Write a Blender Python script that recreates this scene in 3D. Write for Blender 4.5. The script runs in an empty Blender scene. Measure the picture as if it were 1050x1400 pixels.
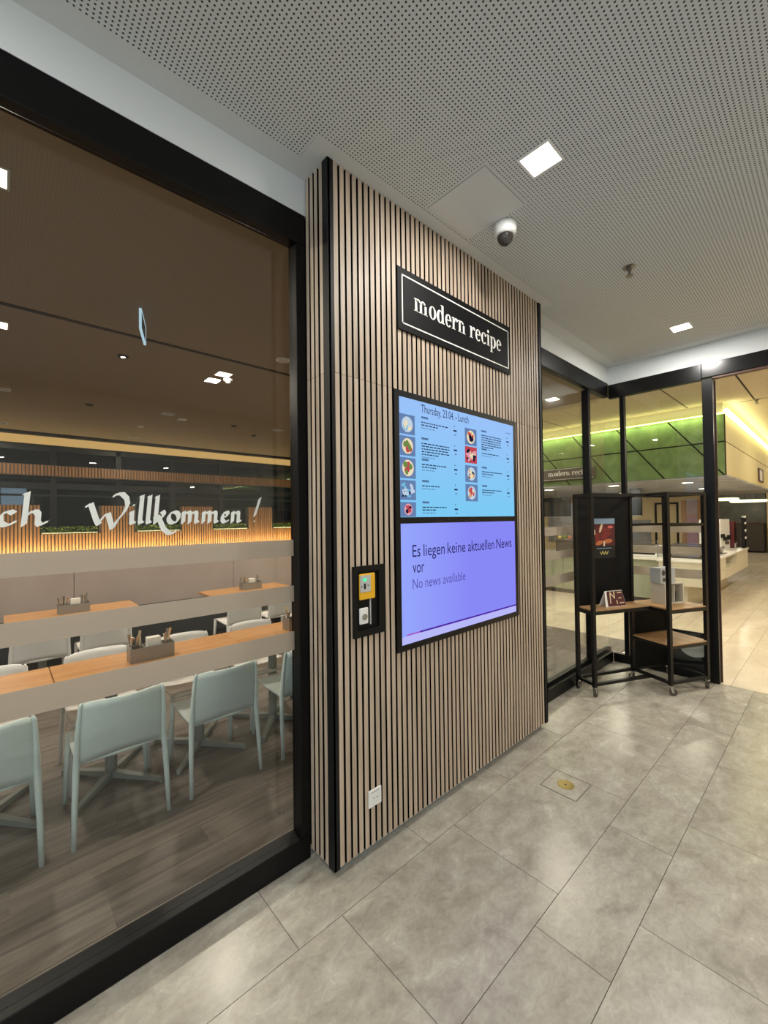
import bpy, math, random
from mathutils import Matrix, Vector
random.seed(7)
scene = bpy.context.scene
COL = scene.collection

# ------------------------------------------------------------------ camera
cam_d = bpy.data.cameras.new('camera'); cam = bpy.data.objects.new('camera', cam_d); COL.objects.link(cam)
cam_d.sensor_fit = 'VERTICAL'; cam_d.sensor_height = 36.0; cam_d.lens = 573.84 / 1400 * 36.0
cam_d.clip_start = 0.02; cam_d.clip_end = 200
_r = Vector((0.73679682, -0.67599498, -0.01269795)); _d = Vector((0.0017323, 0.02066816, -0.99978489)); _f = Vector((0.67611201, 0.73661633, 0.01639926))
cam.matrix_world = Matrix(((_r.x, -_d.x, -_f.x, -1.1866), (_r.y, -_d.y, -_f.y, -1.6741), (_r.z, -_d.z, -_f.z, 1.7352), (0, 0, 0, 1)))
scene.camera = cam

# ------------------------------------------------------------------ world, exposure
W = bpy.data.worlds.new('world'); scene.world = W; W.use_nodes = True
bg = W.node_tree.nodes['Background']; bg.inputs[0].default_value = (0.74, 0.87, 1.0, 1); bg.inputs[1].default_value = 1.9
vs = scene.view_settings; vs.view_transform = 'Standard'; vs.look = 'None'; vs.gamma = 1.0; vs.exposure = 0.0; vs.use_curve_mapping = False

P_CORR = 22      # corridor downlights
P_DINE = 36      # dining room downlights
P_CANT = 40     # canteen downlights

# ------------------------------------------------------------------ helpers
def lin(c):
    o = []
    for v in c[:3]:
        v = v / 255.0
        o.append(v / 12.92 if v <= 0.04045 else ((v + 0.055) / 1.055) ** 2.4)
    return (o[0], o[1], o[2], 1.0)

MATS = {}
def base(name, color, rough=0.5, metal=0.0, spec=0.5):
    m = bpy.data.materials.new(name); m.use_nodes = True; MATS[name] = m
    b = m.node_tree.nodes['Principled BSDF']
    b.inputs['Base Color'].default_value = lin(color); b.inputs['Roughness'].default_value = rough
    b.inputs['Metallic'].default_value = metal; b.inputs['Specular IOR Level'].default_value = spec
    return m
def N(m, t, **kw):
    n = m.node_tree.nodes.new(t)
    for k, v in kw.items(): setattr(n, k, v)
    return n
def L(m, a, b): m.node_tree.links.new(a, b)
def coords(m, scale, kind='pos', rand=0.0):
    if kind == 'pos': src = N(m, 'ShaderNodeNewGeometry').outputs['Position']
    else: src = N(m, 'ShaderNodeTexCoord').outputs['Object']
    if rand:
        oi = N(m, 'ShaderNodeObjectInfo'); mu = N(m, 'ShaderNodeMath', operation='MULTIPLY'); mu.inputs[1].default_value = rand
        L(m, oi.outputs['Random'], mu.inputs[0]); ad = N(m, 'ShaderNodeVectorMath', operation='ADD')
        L(m, src, ad.inputs[0]); L(m, mu.outputs[0], ad.inputs[1]); src = ad.outputs[0]
    mp = N(m, 'ShaderNodeMapping'); mp.inputs['Scale'].default_value = scale; L(m, src, mp.inputs['Vector'])
    return mp.outputs['Vector']
def mottled(name, stops, scale, rough=0.5, detail=6, bump=0.0, kind='pos', rand=0.0, spec=0.5, rr=None, nscale=1.0, vary=0.0, distortion=0.0):
    m = base(name, stops[0][1], rough, 0, spec); b = m.node_tree.nodes['Principled BSDF']
    v = coords(m, scale, kind, rand)
    n = N(m, 'ShaderNodeTexNoise'); n.inputs['Scale'].default_value = nscale; n.inputs['Detail'].default_value = detail
    n.inputs['Roughness'].default_value = 0.62; n.inputs['Distortion'].default_value = distortion; L(m, v, n.inputs['Vector'])
    r = N(m, 'ShaderNodeValToRGB'); e = r.color_ramp.elements
    e[0].position, e[0].color = stops[0][0], lin(stops[0][1]); e[1].position, e[1].color = stops[-1][0], lin(stops[-1][1])
    for p, c in stops[1:-1]:
        k = e.new(p); k.color = lin(c)
    L(m, n.outputs['Fac'], r.inputs['Fac']); out = r.outputs['Color']
    if vary:
        oi = N(m, 'ShaderNodeObjectInfo'); mr = N(m, 'ShaderNodeMapRange'); mr.inputs['To Min'].default_value = 1 - vary; mr.inputs['To Max'].default_value = 1 + vary
        L(m, oi.outputs['Random'], mr.inputs['Value']); mx = N(m, 'ShaderNodeVectorMath', operation='SCALE')
        L(m, out, mx.inputs[0]); L(m, mr.outputs[0], mx.inputs['Scale']); out = mx.outputs[0]
    L(m, out, b.inputs['Base Color'])
    if rr:
        mr = N(m, 'ShaderNodeMapRange'); mr.inputs['To Min'].default_value = rr[0]; mr.inputs['To Max'].default_value = rr[1]
        L(m, n.outputs['Fac'], mr.inputs['Value']); L(m, mr.outputs[0], b.inputs['Roughness'])
    if bump:
        bp = N(m, 'ShaderNodeBump'); bp.inputs['Strength'].default_value = bump; bp.inputs['Distance'].default_value = 0.002
        L(m, n.outputs['Fac'], bp.inputs['Height']); L(m, bp.outputs[0], b.inputs['Normal'])
    return m
def emit(name, color, strength):
    m = bpy.data.materials.new(name); m.use_nodes = True; MATS[name] = m; nt = m.node_tree
    nt.nodes.remove(nt.nodes['Principled BSDF']); e = nt.nodes.new('ShaderNodeEmission')
    e.inputs[0].default_value = lin(color); e.inputs[1].default_value = strength
    nt.links.new(e.outputs[0], nt.nodes['Material Output'].inputs[0]); return m
def glassy(name, tint, gl=(1, 1, 1)):
    m = bpy.data.materials.new(name); m.use_nodes = True; MATS[name] = m; nt = m.node_tree
    nt.nodes.remove(nt.nodes['Principled BSDF'])
    t = nt.nodes.new('ShaderNodeBsdfTransparent'); t.inputs[0].default_value = (*tint, 1)
    g = nt.nodes.new('ShaderNodeBsdfGlossy'); g.inputs['Roughness'].default_value = 0.0; g.inputs[0].default_value = (*gl, 1)
    lw = nt.nodes.new('ShaderNodeLayerWeight'); lw.inputs[0].default_value = 0.5
    pw_ = nt.nodes.new('ShaderNodeMath'); pw_.operation = 'POWER'; pw_.inputs[1].default_value = 5.0; nt.links.new(lw.outputs['Facing'], pw_.inputs[0])
    f = nt.nodes.new('ShaderNodeMath'); f.operation = 'MULTIPLY_ADD'; f.inputs[1].default_value = 0.96; f.inputs[2].default_value = 0.035; nt.links.new(pw_.outputs[0], f.inputs[0])
    mx = nt.nodes.new('ShaderNodeMixShader'); nt.links.new(f.outputs[0], mx.inputs[0]); nt.links.new(t.outputs[0], mx.inputs[1]); nt.links.new(g.outputs[0], mx.inputs[2])
    nt.links.new(mx.outputs[0], nt.nodes['Material Output'].inputs[0]); return m
def frosted(name, color, opac, trans=0.5):
    m = bpy.data.materials.new(name); m.use_nodes = True; MATS[name] = m; nt = m.node_tree
    nt.nodes.remove(nt.nodes['Principled BSDF'])
    d = nt.nodes.new('ShaderNodeBsdfDiffuse'); d.inputs[0].default_value = lin(color)
    tl = nt.nodes.new('ShaderNodeBsdfTranslucent'); tl.inputs[0].default_value = lin(color)
    tr = nt.nodes.new('ShaderNodeBsdfTransparent')
    m1 = nt.nodes.new('ShaderNodeMixShader'); m1.inputs[0].default_value = trans; nt.links.new(d.outputs[0], m1.inputs[1]); nt.links.new(tl.outputs[0], m1.inputs[2])
    m2 = nt.nodes.new('ShaderNodeMixShader'); m2.inputs[0].default_value = opac; nt.links.new(tr.outputs[0], m2.inputs[1]); nt.links.new(m1.outputs[0], m2.inputs[2])
    nt.links.new(m2.outputs[0], nt.nodes['Material Output'].inputs[0]); return m

class G:
    """collects shapes into one mesh"""
    def __init__(s): s.v = []; s.f = []
    def add(s, vs, fs):
        o = len(s.v); s.v += [tuple(p) for p in vs]; s.f += [tuple(i + o for i in f) for f in fs]; return s
    def box(s, x0, x1, y0, y1, z0, z1):
        return s.add([(x0, y0, z0), (x1, y0, z0), (x1, y1, z0), (x0, y1, z0), (x0, y0, z1), (x1, y0, z1), (x1, y1, z1), (x0, y1, z1)],
                     [(0, 3, 2, 1), (4, 5, 6, 7), (0, 1, 5, 4), (1, 2, 6, 5), (2, 3, 7, 6), (3, 0, 4, 7)])
    def prism(s, poly, z0, z1):
        n = len(poly)
        return s.add([(x, y, z0) for x, y in poly] + [(x, y, z1) for x, y in poly],
                     [tuple(range(n - 1, -1, -1)), tuple(range(n, 2 * n))] + [(i, (i + 1) % n, n + (i + 1) % n, n + i) for i in range(n)])
    def prismY(s, poly, y0, y1):      # poly in (x,z)
        n = len(poly)
        return s.add([(x, y0, z) for x, z in poly] + [(x, y1, z) for x, z in poly],
                     [tuple(range(n)), tuple(range(2 * n - 1, n - 1, -1))] + [(i, n + i, n + (i + 1) % n, (i + 1) % n) for i in range(n)])
    def prismX(s, poly, x0, x1):      # poly in (y,z)
        n = len(poly)
        return s.add([(x0, y, z) for y, z in poly] + [(x1, y, z) for y, z in poly],
                     [tuple(range(n)), tuple(range(2 * n - 1, n - 1, -1))] + [(i, n + i, n + (i + 1) % n, (i + 1) % n) for i in range(n)])
    def tube(s, pts, r, n=10, cap=True):
        pts = [Vector(p) for p in pts]; R = r if isinstance(r, (list, tuple)) else [r] * len(pts); rings = []
        up = None
        for i, p in enumerate(pts):
            t = (pts[min(i + 1, len(pts) - 1)] - pts[max(i - 1, 0)]).normalized()
            if up is None:
                up = Vector((0, 0, 1)) if abs(t.z) < 0.9 else Vector((1, 0, 0))
            a = t.cross(up).normalized(); b = a.cross(t).normalized(); up = b
            rings.append([p + (a * math.cos(2 * math.pi * k / n) + b * math.sin(2 * math.pi * k / n)) * R[i] for k in range(n)])
        vs = [q for rg in rings for q in rg]; fs = []
        for i in range(len(pts) - 1):
            for k in range(n):
                fs.append((i * n + k, i * n + (k + 1) % n, (i + 1) * n + (k + 1) % n, (i + 1) * n + k))
        if cap: fs += [tuple(range(n - 1, -1, -1)), tuple((len(pts) - 1) * n + k for k in range(n))]
        return s.add(vs, fs)
    def lathe(s, prof, n=24, c=(0, 0, 0)):     # prof [(r,z)]
        vs = [(c[0] + r * math.cos(2 * math.pi * k / n), c[1] + r * math.sin(2 * math.pi * k / n), c[2] + z) for r, z in prof for k in range(n)]
        fs = [(i * n + k, i * n + (k + 1) % n, (i + 1) * n + (k + 1) % n, (i + 1) * n + k) for i in range(len(prof) - 1) for k in range(n)]
        fs += [tuple(range(n - 1, -1, -1)), tuple((len(prof) - 1) * n + k for k in range(n))]
        return s.add(vs, fs)
    def mesh(s, name, mat, smooth=False):
        me = bpy.data.meshes.new(name); me.from_pydata(s.v, [], s.f); me.validate(); me.update()
        if mat: me.materials.append(MATS[mat] if isinstance(mat, str) else mat)
        if smooth:
            for p in me.polygons: p.use_smooth = True
        return me
    def build(s, name, mat, parent=None, smooth=False, bevel=0.0, seg=2):
        return obj(name, s.mesh(name, mat, smooth), parent, bevel=bevel, seg=seg)
def obj(name, me, parent=None, loc=(0, 0, 0), rot=(0, 0, 0), bevel=0.0, seg=2):
    o = bpy.data.objects.new(name, me); COL.objects.link(o); o.location = loc; o.rotation_euler = rot
    if parent: o.parent = parent
    if bevel:
        b = o.modifiers.new('bevel', 'BEVEL'); b.width = bevel; b.segments = seg; b.limit_method = 'ANGLE'; b.angle_limit = 0.6
    return o
def tag(o, label=None, cat=None, group=None, kind=None):
    if label: o['label'] = label
    if cat: o['category'] = cat
    if group: o['group'] = group
    if kind: o['kind'] = kind
    return o
def thing(name, label, cat, loc=(0, 0, 0), rz=0.0, group=None):
    return tag(obj(name, None, None, loc, (0, 0, rz)), label, cat, group)
def struct(o, label=None, cat=None): return tag(o, label, cat, kind='structure')
def copy_tree(o, loc=None, rz=None, label=None, parent=None):
    c = o.copy(); COL.objects.link(c); c.parent = parent
    if loc is not None: c.location = loc
    if rz is not None: c.rotation_euler = (0, 0, rz)
    if label: c['label'] = label
    for ch in list(o.children):
        if ch.type != 'LIGHT': copy_tree(ch, parent=c)
    return c
def area(name, loc, sx, sy, power, color, rot=(0, 0, 0), parent=None, spread=None):
    d = bpy.data.lights.new(name, 'AREA'); d.shape = 'RECTANGLE'; d.size = sx; d.size_y = sy; d.energy = power; d.color = color
    if spread: d.spread = spread
    o = bpy.data.objects.new(name, d); COL.objects.link(o); o.location = loc; o.rotation_euler = rot
    if parent: o.parent = parent
    return o

# ------------------------------------------------------------------ materials
mottled('stone', [(0.28, (146, 140, 128)), (0.46, (166, 160, 147)), (0.58, (176, 171, 158)), (0.75, (186, 182, 170))], (6.0, 8.5, 6), 0.3, 13, 0.05, rand=9.0, rr=(0.17, 0.33), vary=0.07, distortion=0.5, spec=0.42)
_m = MATS['stone']; _b = _m.node_tree.nodes['Principled BSDF']; _src = _b.inputs['Base Color'].links[0].from_socket
_v = coords(_m, (22, 30, 22), 'pos', 5.0); _n = N(_m, 'ShaderNodeTexNoise'); _n.inputs['Scale'].default_value = 1.0; _n.inputs['Detail'].default_value = 8; _n.inputs['Roughness'].default_value = 0.7; _n.inputs['Distortion'].default_value = 1.2; L(_m, _v, _n.inputs['Vector'])
_r = N(_m, 'ShaderNodeMapRange'); _r.inputs[1].default_value = 0.32; _r.inputs[2].default_value = 0.68; _r.inputs[3].default_value = 0.84; _r.inputs[4].default_value = 1.10; L(_m, _n.outputs['Fac'], _r.inputs[0])
_s = N(_m, 'ShaderNodeVectorMath', operation='SCALE'); L(_m, _src, _s.inputs[0]); L(_m, _r.outputs[0], _s.inputs['Scale']); L(_m, _s.outputs[0], _b.inputs['Base Color'])
mottled('stone_plain', [(0.3, (150, 145, 133)), (0.7, (178, 173, 160))], (4, 4, 4), 0.35)
base('grout', (96, 92, 84), 0.9)
mottled('canteen_tile', [(0.3, (198, 184, 162)), (0.7, (218, 206, 186))], (1.5, 5, 2), 0.25, 6, 0, rand=9.0, vary=0.03)
base('canteen_grout', (140, 125, 105), 0.9)
mottled('plank', [(0.28, (78, 70, 65)), (0.5, (112, 102, 94)), (0.75, (140, 128, 118))], (1.6, 22, 4), 0.42, 8, 0.08, rand=13.0, vary=0.14, distortion=0.6)
mottled('oak_slat', [(0.25, (156, 137, 117)), (0.5, (186, 167, 146)), (0.75, (206, 189, 168))], (40, 40, 2.2), 0.5, 6, 0.1, rand=11.0, vary=0.09)
mottled('warm_slat', [(0.25, (128, 88, 52)), (0.75, (176, 128, 82))], (30, 30, 2), 0.5, 4, rand=3.0)
mottled('table_oak', [(0.25, (176, 118, 66)), (0.5, (202, 144, 88)), (0.78, (222, 170, 112))], (2.0, 24, 6), 0.35, 7, 0.05, rand=5.0, distortion=0.5)
mottled('rack_oak', [(0.25, (150, 112, 72)), (0.75, (200, 160, 112))], (14, 3, 4), 0.4, 6, kind='obj')
base('black_felt', (8, 7, 7), 0.95, 0, 0.1)
base('black_metal', (12, 12, 13), 0.4, 0.0, 0.35)
base('black_satin', (9, 9, 10), 0.36, 0, 0.25)
base('black_head', (10, 10, 11), 0.22, 0, 0.5)
base('black_board', (7, 8, 10), 0.6, 0, 0.2)
base('black_paint', (12, 13, 14), 0.55, 0, 0.3)
base('white_wall', (222, 226, 226), 0.8)
base('white_ceiling', (205, 208, 208), 0.85)
base('back_wall_paint', (205, 205, 200), 0.8)
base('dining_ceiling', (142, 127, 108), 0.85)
base('canteen_ceiling', (196, 182, 156), 0.85)
base('dark_groove', (40, 34, 28), 0.9)
base('plinth_grey', (140, 146, 146), 0.4, 0.3)
base('white_plastic', (236, 236, 232), 0.35)
base('camera_white', (214, 216, 212), 0.4)
base('socket_hole', (150, 150, 146), 0.4)
base('dark_hole', (8, 8, 8), 0.7)
base('sign_white', (238, 236, 228), 0.5)
base('smoked_dome', (44, 42, 40), 0.06)
base('brass', (176, 156, 104), 0.35, 0.9)
base('chrome', (190, 190, 188), 0.2, 1.0)
base('steel', (150, 146, 140), 0.3, 1.0)
base('cutlery_steel', (222, 200, 172), 0.25, 0.9)
base('caddy_wood', (150, 146, 140), 0.38, 0.5)
base('napkin', (238, 232, 222), 0.9)
base('yellow_plastic', (236, 178, 30), 0.4)
base('grey_plastic', (188, 190, 186), 0.4)
mottled('chair_cool_tint', [(0.3, (216, 228, 224)), (0.7, (222, 234, 230))], (30, 30, 30), 0.42, 3)  # cool corridor light put into the colour of the whitish chairs
base('chair_white', (246, 243, 240), 0.4)
base('table_leg_metal', (150, 158, 152), 0.4, 0.2)
mottled('gloss_mauve', [(0.3, (176, 158, 150)), (0.7, (184, 166, 158))], (2, 2, 2), 0.12, 2)
base('bench_dark', (26, 23, 24), 0.6)
mottled('moss', [(0.3, (62, 86, 26)), (0.7, (150, 172, 66))], (60, 60, 60), 0.9, 3)
mottled('green_moss_panel', [(0.25, (82, 104, 62)), (0.5, (102, 126, 76)), (0.78, (126, 148, 96))], (5, 5, 5), 0.85, 9, 0.2)
mottled('pale_wood_panel', [(0.3, (186, 174, 124)), (0.7, (206, 194, 142))], (26, 26, 1.6), 0.6, 5)
mottled('concrete', [(0.3, (128, 128, 132)), (0.7, (170, 170, 172))], (2, 2, 2), 0.8, 7)
base('counter_front', (150, 154, 132), 0.25)
base('cream_body', (214, 206, 184), 0.4)
base('counter_white', (232, 228, 216), 0.3)
mottled('dark_stone_wall', [(0.3, (84, 86, 80)), (0.6, (120, 124, 116)), (0.8, (148, 154, 144))], (1.2, 1.2, 1.2), 0.5, 8)
base('dark_cabinet', (74, 67, 60), 0.5)
base('cream_wall', (232, 212, 170), 0.8)
base('warm_wall', (190, 150, 112), 0.8)
base('machine_red', (96, 22, 28), 0.35)
base('backdrop_dark', (12, 13, 15), 0.9)  # near-black backdrop, keeps the rear window dark under the day sky
base('asphalt', (14, 15, 16), 0.9)
base('brown_frame', (86, 56, 40), 0.5)
base('vacuum_dark', (30, 34, 36), 0.35)
base('poster_black', (12, 12, 13), 0.6)
base('poster_red', (120, 30, 26), 0.6)
base('poster_maroon', (78, 20, 20), 0.6)
base('poster_sky', (128, 150, 168), 0.6)
base('poster_orange', (190, 106, 60), 0.6)
base('poster_pink', (206, 96, 92), 0.6)
base('poster_cream', (216, 196, 160), 0.6)
base('poster_yellow', (206, 190, 110), 0.6)
glassy('pane', (0.90, 0.92, 0.91))
glassy('dark_pane', (0.3, 0.33, 0.35))
frosted('frost', (206, 196, 182), 0.86, 0.5)
frosted('vinyl', (236, 240, 236), 1.0, 0.2)
emit('lamp', (255, 246, 232), 14)
emit('lamp_dine', (255, 236, 210), 9)
emit('lamp_off', (160, 140, 120), 0.35)
emit('led', (255, 255, 170), 7.5)
emit('led_thin', (250, 255, 140), 5.0)
emit('cove', (226, 180, 110), 0.85)  # warm lighting of the cove band, put into its material as glow
emit('warm_led', (255, 196, 92), 6)
emit('ring_lamp', (255, 250, 190), 2.2)
emit('exit_glow', (190, 220, 235), 1.0)
emit('green_led', (60, 240, 150), 1.6)
emit('s_blue', (130, 200, 246), 0.98)
emit('s_ink', (40, 52, 92), 0.8)
emit('s_grey', (86, 120, 164), 0.9)
emit('s_thumb', (104, 132, 178), 0.95)
emit('s_plate', (196, 214, 232), 0.95)
emit('s_red', (196, 74, 84), 0.95)
emit('s_orange', (222, 150, 90), 0.95)
emit('s_cream', (240, 226, 190), 0.95)
emit('s_green', (112, 140, 74), 0.95)
emit('s_dark', (26, 34, 60), 0.9)
emit('s_teal', (120, 190, 226), 0.95)
emit('s_pinkish', (226, 160, 176), 0.95)
emit('s_lower', (140, 146, 252), 0.98)
emit('s_lower_ink', (44, 36, 110), 0.8)
emit('s_lower_grey', (98, 92, 186), 0.9)
emit('s_purple', (84, 40, 168), 0.9)
emit('s_magenta', (182, 60, 190), 0.9)
emit('s_strip', (186, 186, 250), 0.98)
# soft two-tone emission of the two screens (what the panels show)
def screen_grad(m, c0, c1, axis, lo, hi):
    m = MATS[m]; e = [n for n in m.node_tree.nodes if n.type == 'EMISSION'][0]
    g = N(m, 'ShaderNodeNewGeometry'); sp = N(m, 'ShaderNodeSeparateXYZ'); L(m, g.outputs['Position'], sp.inputs[0])
    mr = N(m, 'ShaderNodeMapRange'); mr.inputs[1].default_value = lo; mr.inputs[2].default_value = hi; L(m, sp.outputs[axis], mr.inputs[0])
    mx = N(m, 'ShaderNodeMix', data_type='RGBA'); mx.inputs[6].default_value = lin(c0); mx.inputs[7].default_value = lin(c1)
    L(m, mr.outputs[0], mx.inputs[0]); L(m, mx.outputs[2], e.inputs[0])
screen_grad('s_blue', (126, 204, 246), (156, 196, 252), 2, 1.8, 2.42)
screen_grad('s_lower', (152, 168, 255), (138, 138, 248), 0, 0.45, 1.1)
# perforated plasterboard, 8 mm holes on an 18 mm grid
pm = base('perforated', (205, 208, 208), 0.85); pb = pm.node_tree.nodes['Principled BSDF']
gp = N(pm, 'ShaderNodeNewGeometry'); sc = N(pm, 'ShaderNodeVectorMath', operation='SCALE'); sc.inputs['Scale'].default_value = 1 / 0.018
fr = N(pm, 'ShaderNodeVectorMath', operation='FRACTION'); sb = N(pm, 'ShaderNodeVectorMath', operation='SUBTRACT'); sb.inputs[1].default_value = (0.5, 0.5, 0)
mk = N(pm, 'ShaderNodeVectorMath', operation='MULTIPLY'); mk.inputs[1].default_value = (1, 1, 0)
ln = N(pm, 'ShaderNodeVectorMath', operation='LENGTH'); mr = N(pm, 'ShaderNodeMapRange')
mr.inputs[1].default_value = 0.19; mr.inputs[2].default_value = 0.25
L(pm, gp.outputs['Position'], sc.inputs[0]); L(pm, sc.outputs[0], fr.inputs[0]); L(pm, fr.outputs[0], sb.inputs[0]); L(pm, sb.outputs[0], mk.inputs[0]); L(pm, mk.outputs[0], ln.inputs[0]); L(pm, ln.outputs['Value'], mr.inputs[0])
mxp = N(pm, 'ShaderNodeMix', data_type='RGBA'); mxp.inputs[6].default_value = lin((52, 56, 58)); mxp.inputs[7].default_value = lin((206, 210, 210))
L(pm, mr.outputs[0], mxp.inputs[0]); L(pm, mxp.outputs[2], pb.inputs['Base Color'])

# ================================================================== SETTING
H = 3.522          # corridor ceiling
XE = 4.24          # end wall, corridor side
YF = 0.205         # glass front, corridor side
HD = 3.46          # ceiling behind the glass
YB = -4.6          # corridor's other side
XL = -7.0

# ---- corridor floor: stone tiles
fl = struct(G().box(XL, XE + 0.03, YB, YF + 0.02, -0.06, -0.004).build('floor', 'grout'), 'polished grey-beige stone tile floor of the corridor')
def tiles(parent, rows, x0, x1, mat, z=0.0, gap=0.003, maxn=300, skip=None):
    cache = {}; n = 0; rest = G()
    for (ya, yb, joints) in rows:
        js = [x0] + [j for j in joints if x0 + 0.02 < j < x1 - 0.02] + [x1]
        for a, b in zip(js[:-1], js[1:]):
            w, d = round(b - a - gap, 3), round(abs(ya - yb) - gap, 3)
            if n < maxn:
                if (w, d) not in cache: cache[(w, d)] = G().box(-w / 2, w / 2, -d / 2, d / 2, -0.02, 0).mesh('tile', mat)
                obj('tile', cache[(w, d)], parent, ((a + b) / 2, (ya + yb) / 2, z)); n += 1
            else:
                rest.box((a + b) / 2 - w / 2, (a + b) / 2 + w / 2, (ya + yb) / 2 - d / 2, (ya + yb) / 2 + d / 2, z - 0.02, z)
    if rest.v: tag(rest.build('far_tiles', mat, parent), kind='stuff')
def js(j0, pitch, extra=()):
    return sorted([j0 + pitch * k for k in range(-12, 14)])
rowB = [-0.075 - 0.84 * k for k in range(1, 9)] + [-0.075, 0.712, 1.635, 2.455, 3.3]
rows = [(0.22, -0.157, js(-0.29, 0.798)), (-0.157, -0.758, sorted(rowB)), (-0.758, -1.06, js(0.494, 0.85)), (-1.06, -1.66, js(0.818, 0.835)),
        (-1.66, -1.96, js(0.3, 0.84)), (-1.96, -2.56, js(0.6, 0.84)), (-2.56, -3.16, js(0.1, 0.84)), (-3.16, -3.46, js(0.5, 0.84)), (-3.46, -4.6, js(0.25, 0.84))]
tiles(fl, rows, XL, XE + 0.03, 'stone')

# ---- dining floor: planks
fd = struct(G().box(-7.0, 5.25, YF + 0.05, 9.4, -0.06, -0.002).build('floor_dining', 'plank'), 'grey-brown wood plank floor of the dining room behind the glass')
pw = 0.19; pl = 1.28; pmesh = G().box(-pl / 2 + 0.001, pl / 2 - 0.001, -pw / 2 + 0.001, pw / 2 - 0.001, -0.012, 0.0).mesh('plank', 'plank')
y = YF + 0.06 + pw / 2; r_i = 0
while y < 5.0:
    off = (r_i * 0.47) % pl; x = -3.2 + off
    while x < 5.25 - pl / 2:
        obj('plank', pmesh, fd, (x, y, 0)); x += pl
    y += pw; r_i += 1

# ---- canteen floor
fc = struct(G().box(XE + 0.032, 30, -7, YF + 0.045, -0.06, -0.004).box(5.252, 30, YF + 0.045, 9.4, -0.06, -0.004).build('floor_canteen', 'canteen_grout'), 'pale cream tile floor of the canteen beyond the open door')
rows = []; ylines = [-3.28, -2.68, -2.08, -1.48, -0.88, -0.58, 0.0]
for i in range(len(ylines) - 1): rows.append((ylines[i + 1], ylines[i], js(7.25 + (0.4 if i % 2 else 0), 1.2)))
tiles(fc, rows, XE + 0.035, 16.0, 'canteen_tile')
rows = [(0.24, 0.0, js(7.25, 1.2))]; tiles(fc, rows, XE + 0.035, 16.0, 'canteen_tile')
rows = [(0.25 + 0.6 * (i + 1), 0.25 + 0.6 * i, js(7.25 + (0.4 if i % 2 else 0), 1.2)) for i in range(7)]; tiles(fc, rows, 5.255, 9.0, 'canteen_tile')
tag(G().box(16.0, 30, -7, 9.4, -0.01, 0).box(XE + 0.035, 16, -7, -3.285, -0.01, 0).box(9.0, 16, 0.25, 9.4, -0.01, 0).box(5.255, 9.0, 4.46, 9.4, -0.01, 0).build('far_tiles', 'canteen_tile', fc), kind='stuff')

# ---- ceilings
cl = struct(G().box(XL, XE + 0.1, YB, YF + 0.06, H, H + 0.12).build('ceiling', 'white_ceiling'), 'white corridor ceiling with perforated plasterboard fields')
G().box(XL, -0.1, YB + 0.1, 0.09, H - 0.0015, H).build('perforated_field', 'perforated', cl)
G().box(-0.1, 2.26, YB + 0.1, -0.075, H - 0.0015, H).build('perforated_field', 'perforated', cl)
G().box(2.26, XE - 0.14, YB + 0.1, 0.07, H - 0.0015, H).build('perforated_field', 'perforated', cl)
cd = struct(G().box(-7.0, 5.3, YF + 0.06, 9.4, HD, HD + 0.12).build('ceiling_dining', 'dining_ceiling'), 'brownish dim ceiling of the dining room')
G().box(-7.0, 5.3, 2.70, 2.76, HD - 0.002, HD + 0.01).build('track_slot', 'dark_groove', cd)
G().box(-7.0, 5.3, 8.55, 8.70, HD - 0.05, HD).build('cove_lip', 'dark_groove', cd)
cc = struct(G().box(5.3, 30, -7, 9.4, HD, HD + 0.12).box(XE + 0.1, 5.3, -7, YF + 0.06, HD, HD + 0.12).build('ceiling_canteen', 'canteen_ceiling'), 'cream canteen ceiling with dark joints')
for (x0, x1, y0, y1) in ((5.3, 7.5, -0.835, -0.815), (5.3, 7.0, -0.04, -0.025), (7.2, 7.215, -7, -0.3), (5.2, 7.0, 1.9, 1.915), (5.2, 7.0, 2.6, 2.615), (9, 26, -2.6, -2.58)):
    G().box(x0, x1, y0, y1, HD - 0.002, HD + 0.01).build('ceiling_joint', 'dark_groove', cc)

# ---- fascias above the glass
struct(G().box(XL, XE + 0.06, YF, YF + 0.06, 3.335, H).build('trim_1', 'white_wall'), 'white upstand between corridor ceiling and black window head')
struct(G().box(XE, XE + 0.06, YB, YF, 3.315, H).build('trim_2', 'white_wall'), 'white upstand above the black door head at the corridor end')

# ---- shell out of view
wb = G()
wb.box(XL, XE, YB - 0.2, YB, 0, 0.5).box(XL, XE, YB - 0.2, YB, 2.9, H + 0.1)
wb.box(-7.0, -6.8, YB - 0.2, YB, 0.5, 2.9).box(-4.4, -4.2, YB - 0.2, YB, 0.5, 2.9).box(-1.7, XE, YB - 0.2, YB, 0.5, 2.9)  # window openings added behind the camera to let sky light in
struct(wb.build('wall_back', 'back_wall_paint'), 'pale corridor wall behind the camera with window openings added for daylight')
struct(G().box(XL - 0.15, XL, 0.0, 9.4, 0, H + 0.1).box(XL - 0.15, XL, YB - 0.2, 0.0, 0, 0.5).box(XL - 0.15, XL, YB - 0.2, 0.0, 2.9, H + 0.1).box(XL - 0.15, XL, -2.4, -2.2, 0.5, 2.9).build('wall_left', 'back_wall_paint'), 'pale wall closing the corridor and dining room on the left, openings added for daylight')  # corridor part has openings added as an unseen daylight source
struct(G().box(XE, 30, -7.15, -7, 0, H).box(XE, XE + 0.15, -7, YB, 0, H).build('wall_right', 'cream_wall'), 'cream wall along the right of the canteen')
struct(G().box(30, 30.15, -7.15, 9.4, 0, H).build('wall_far', 'cream_wall'), 'cream wall at the far end of the canteen')
struct(G().box(5.25, 30, 9.3, 9.45, 0, H).build('wall_servery', 'cream_wall'), 'cream wall behind the servery')

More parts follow.
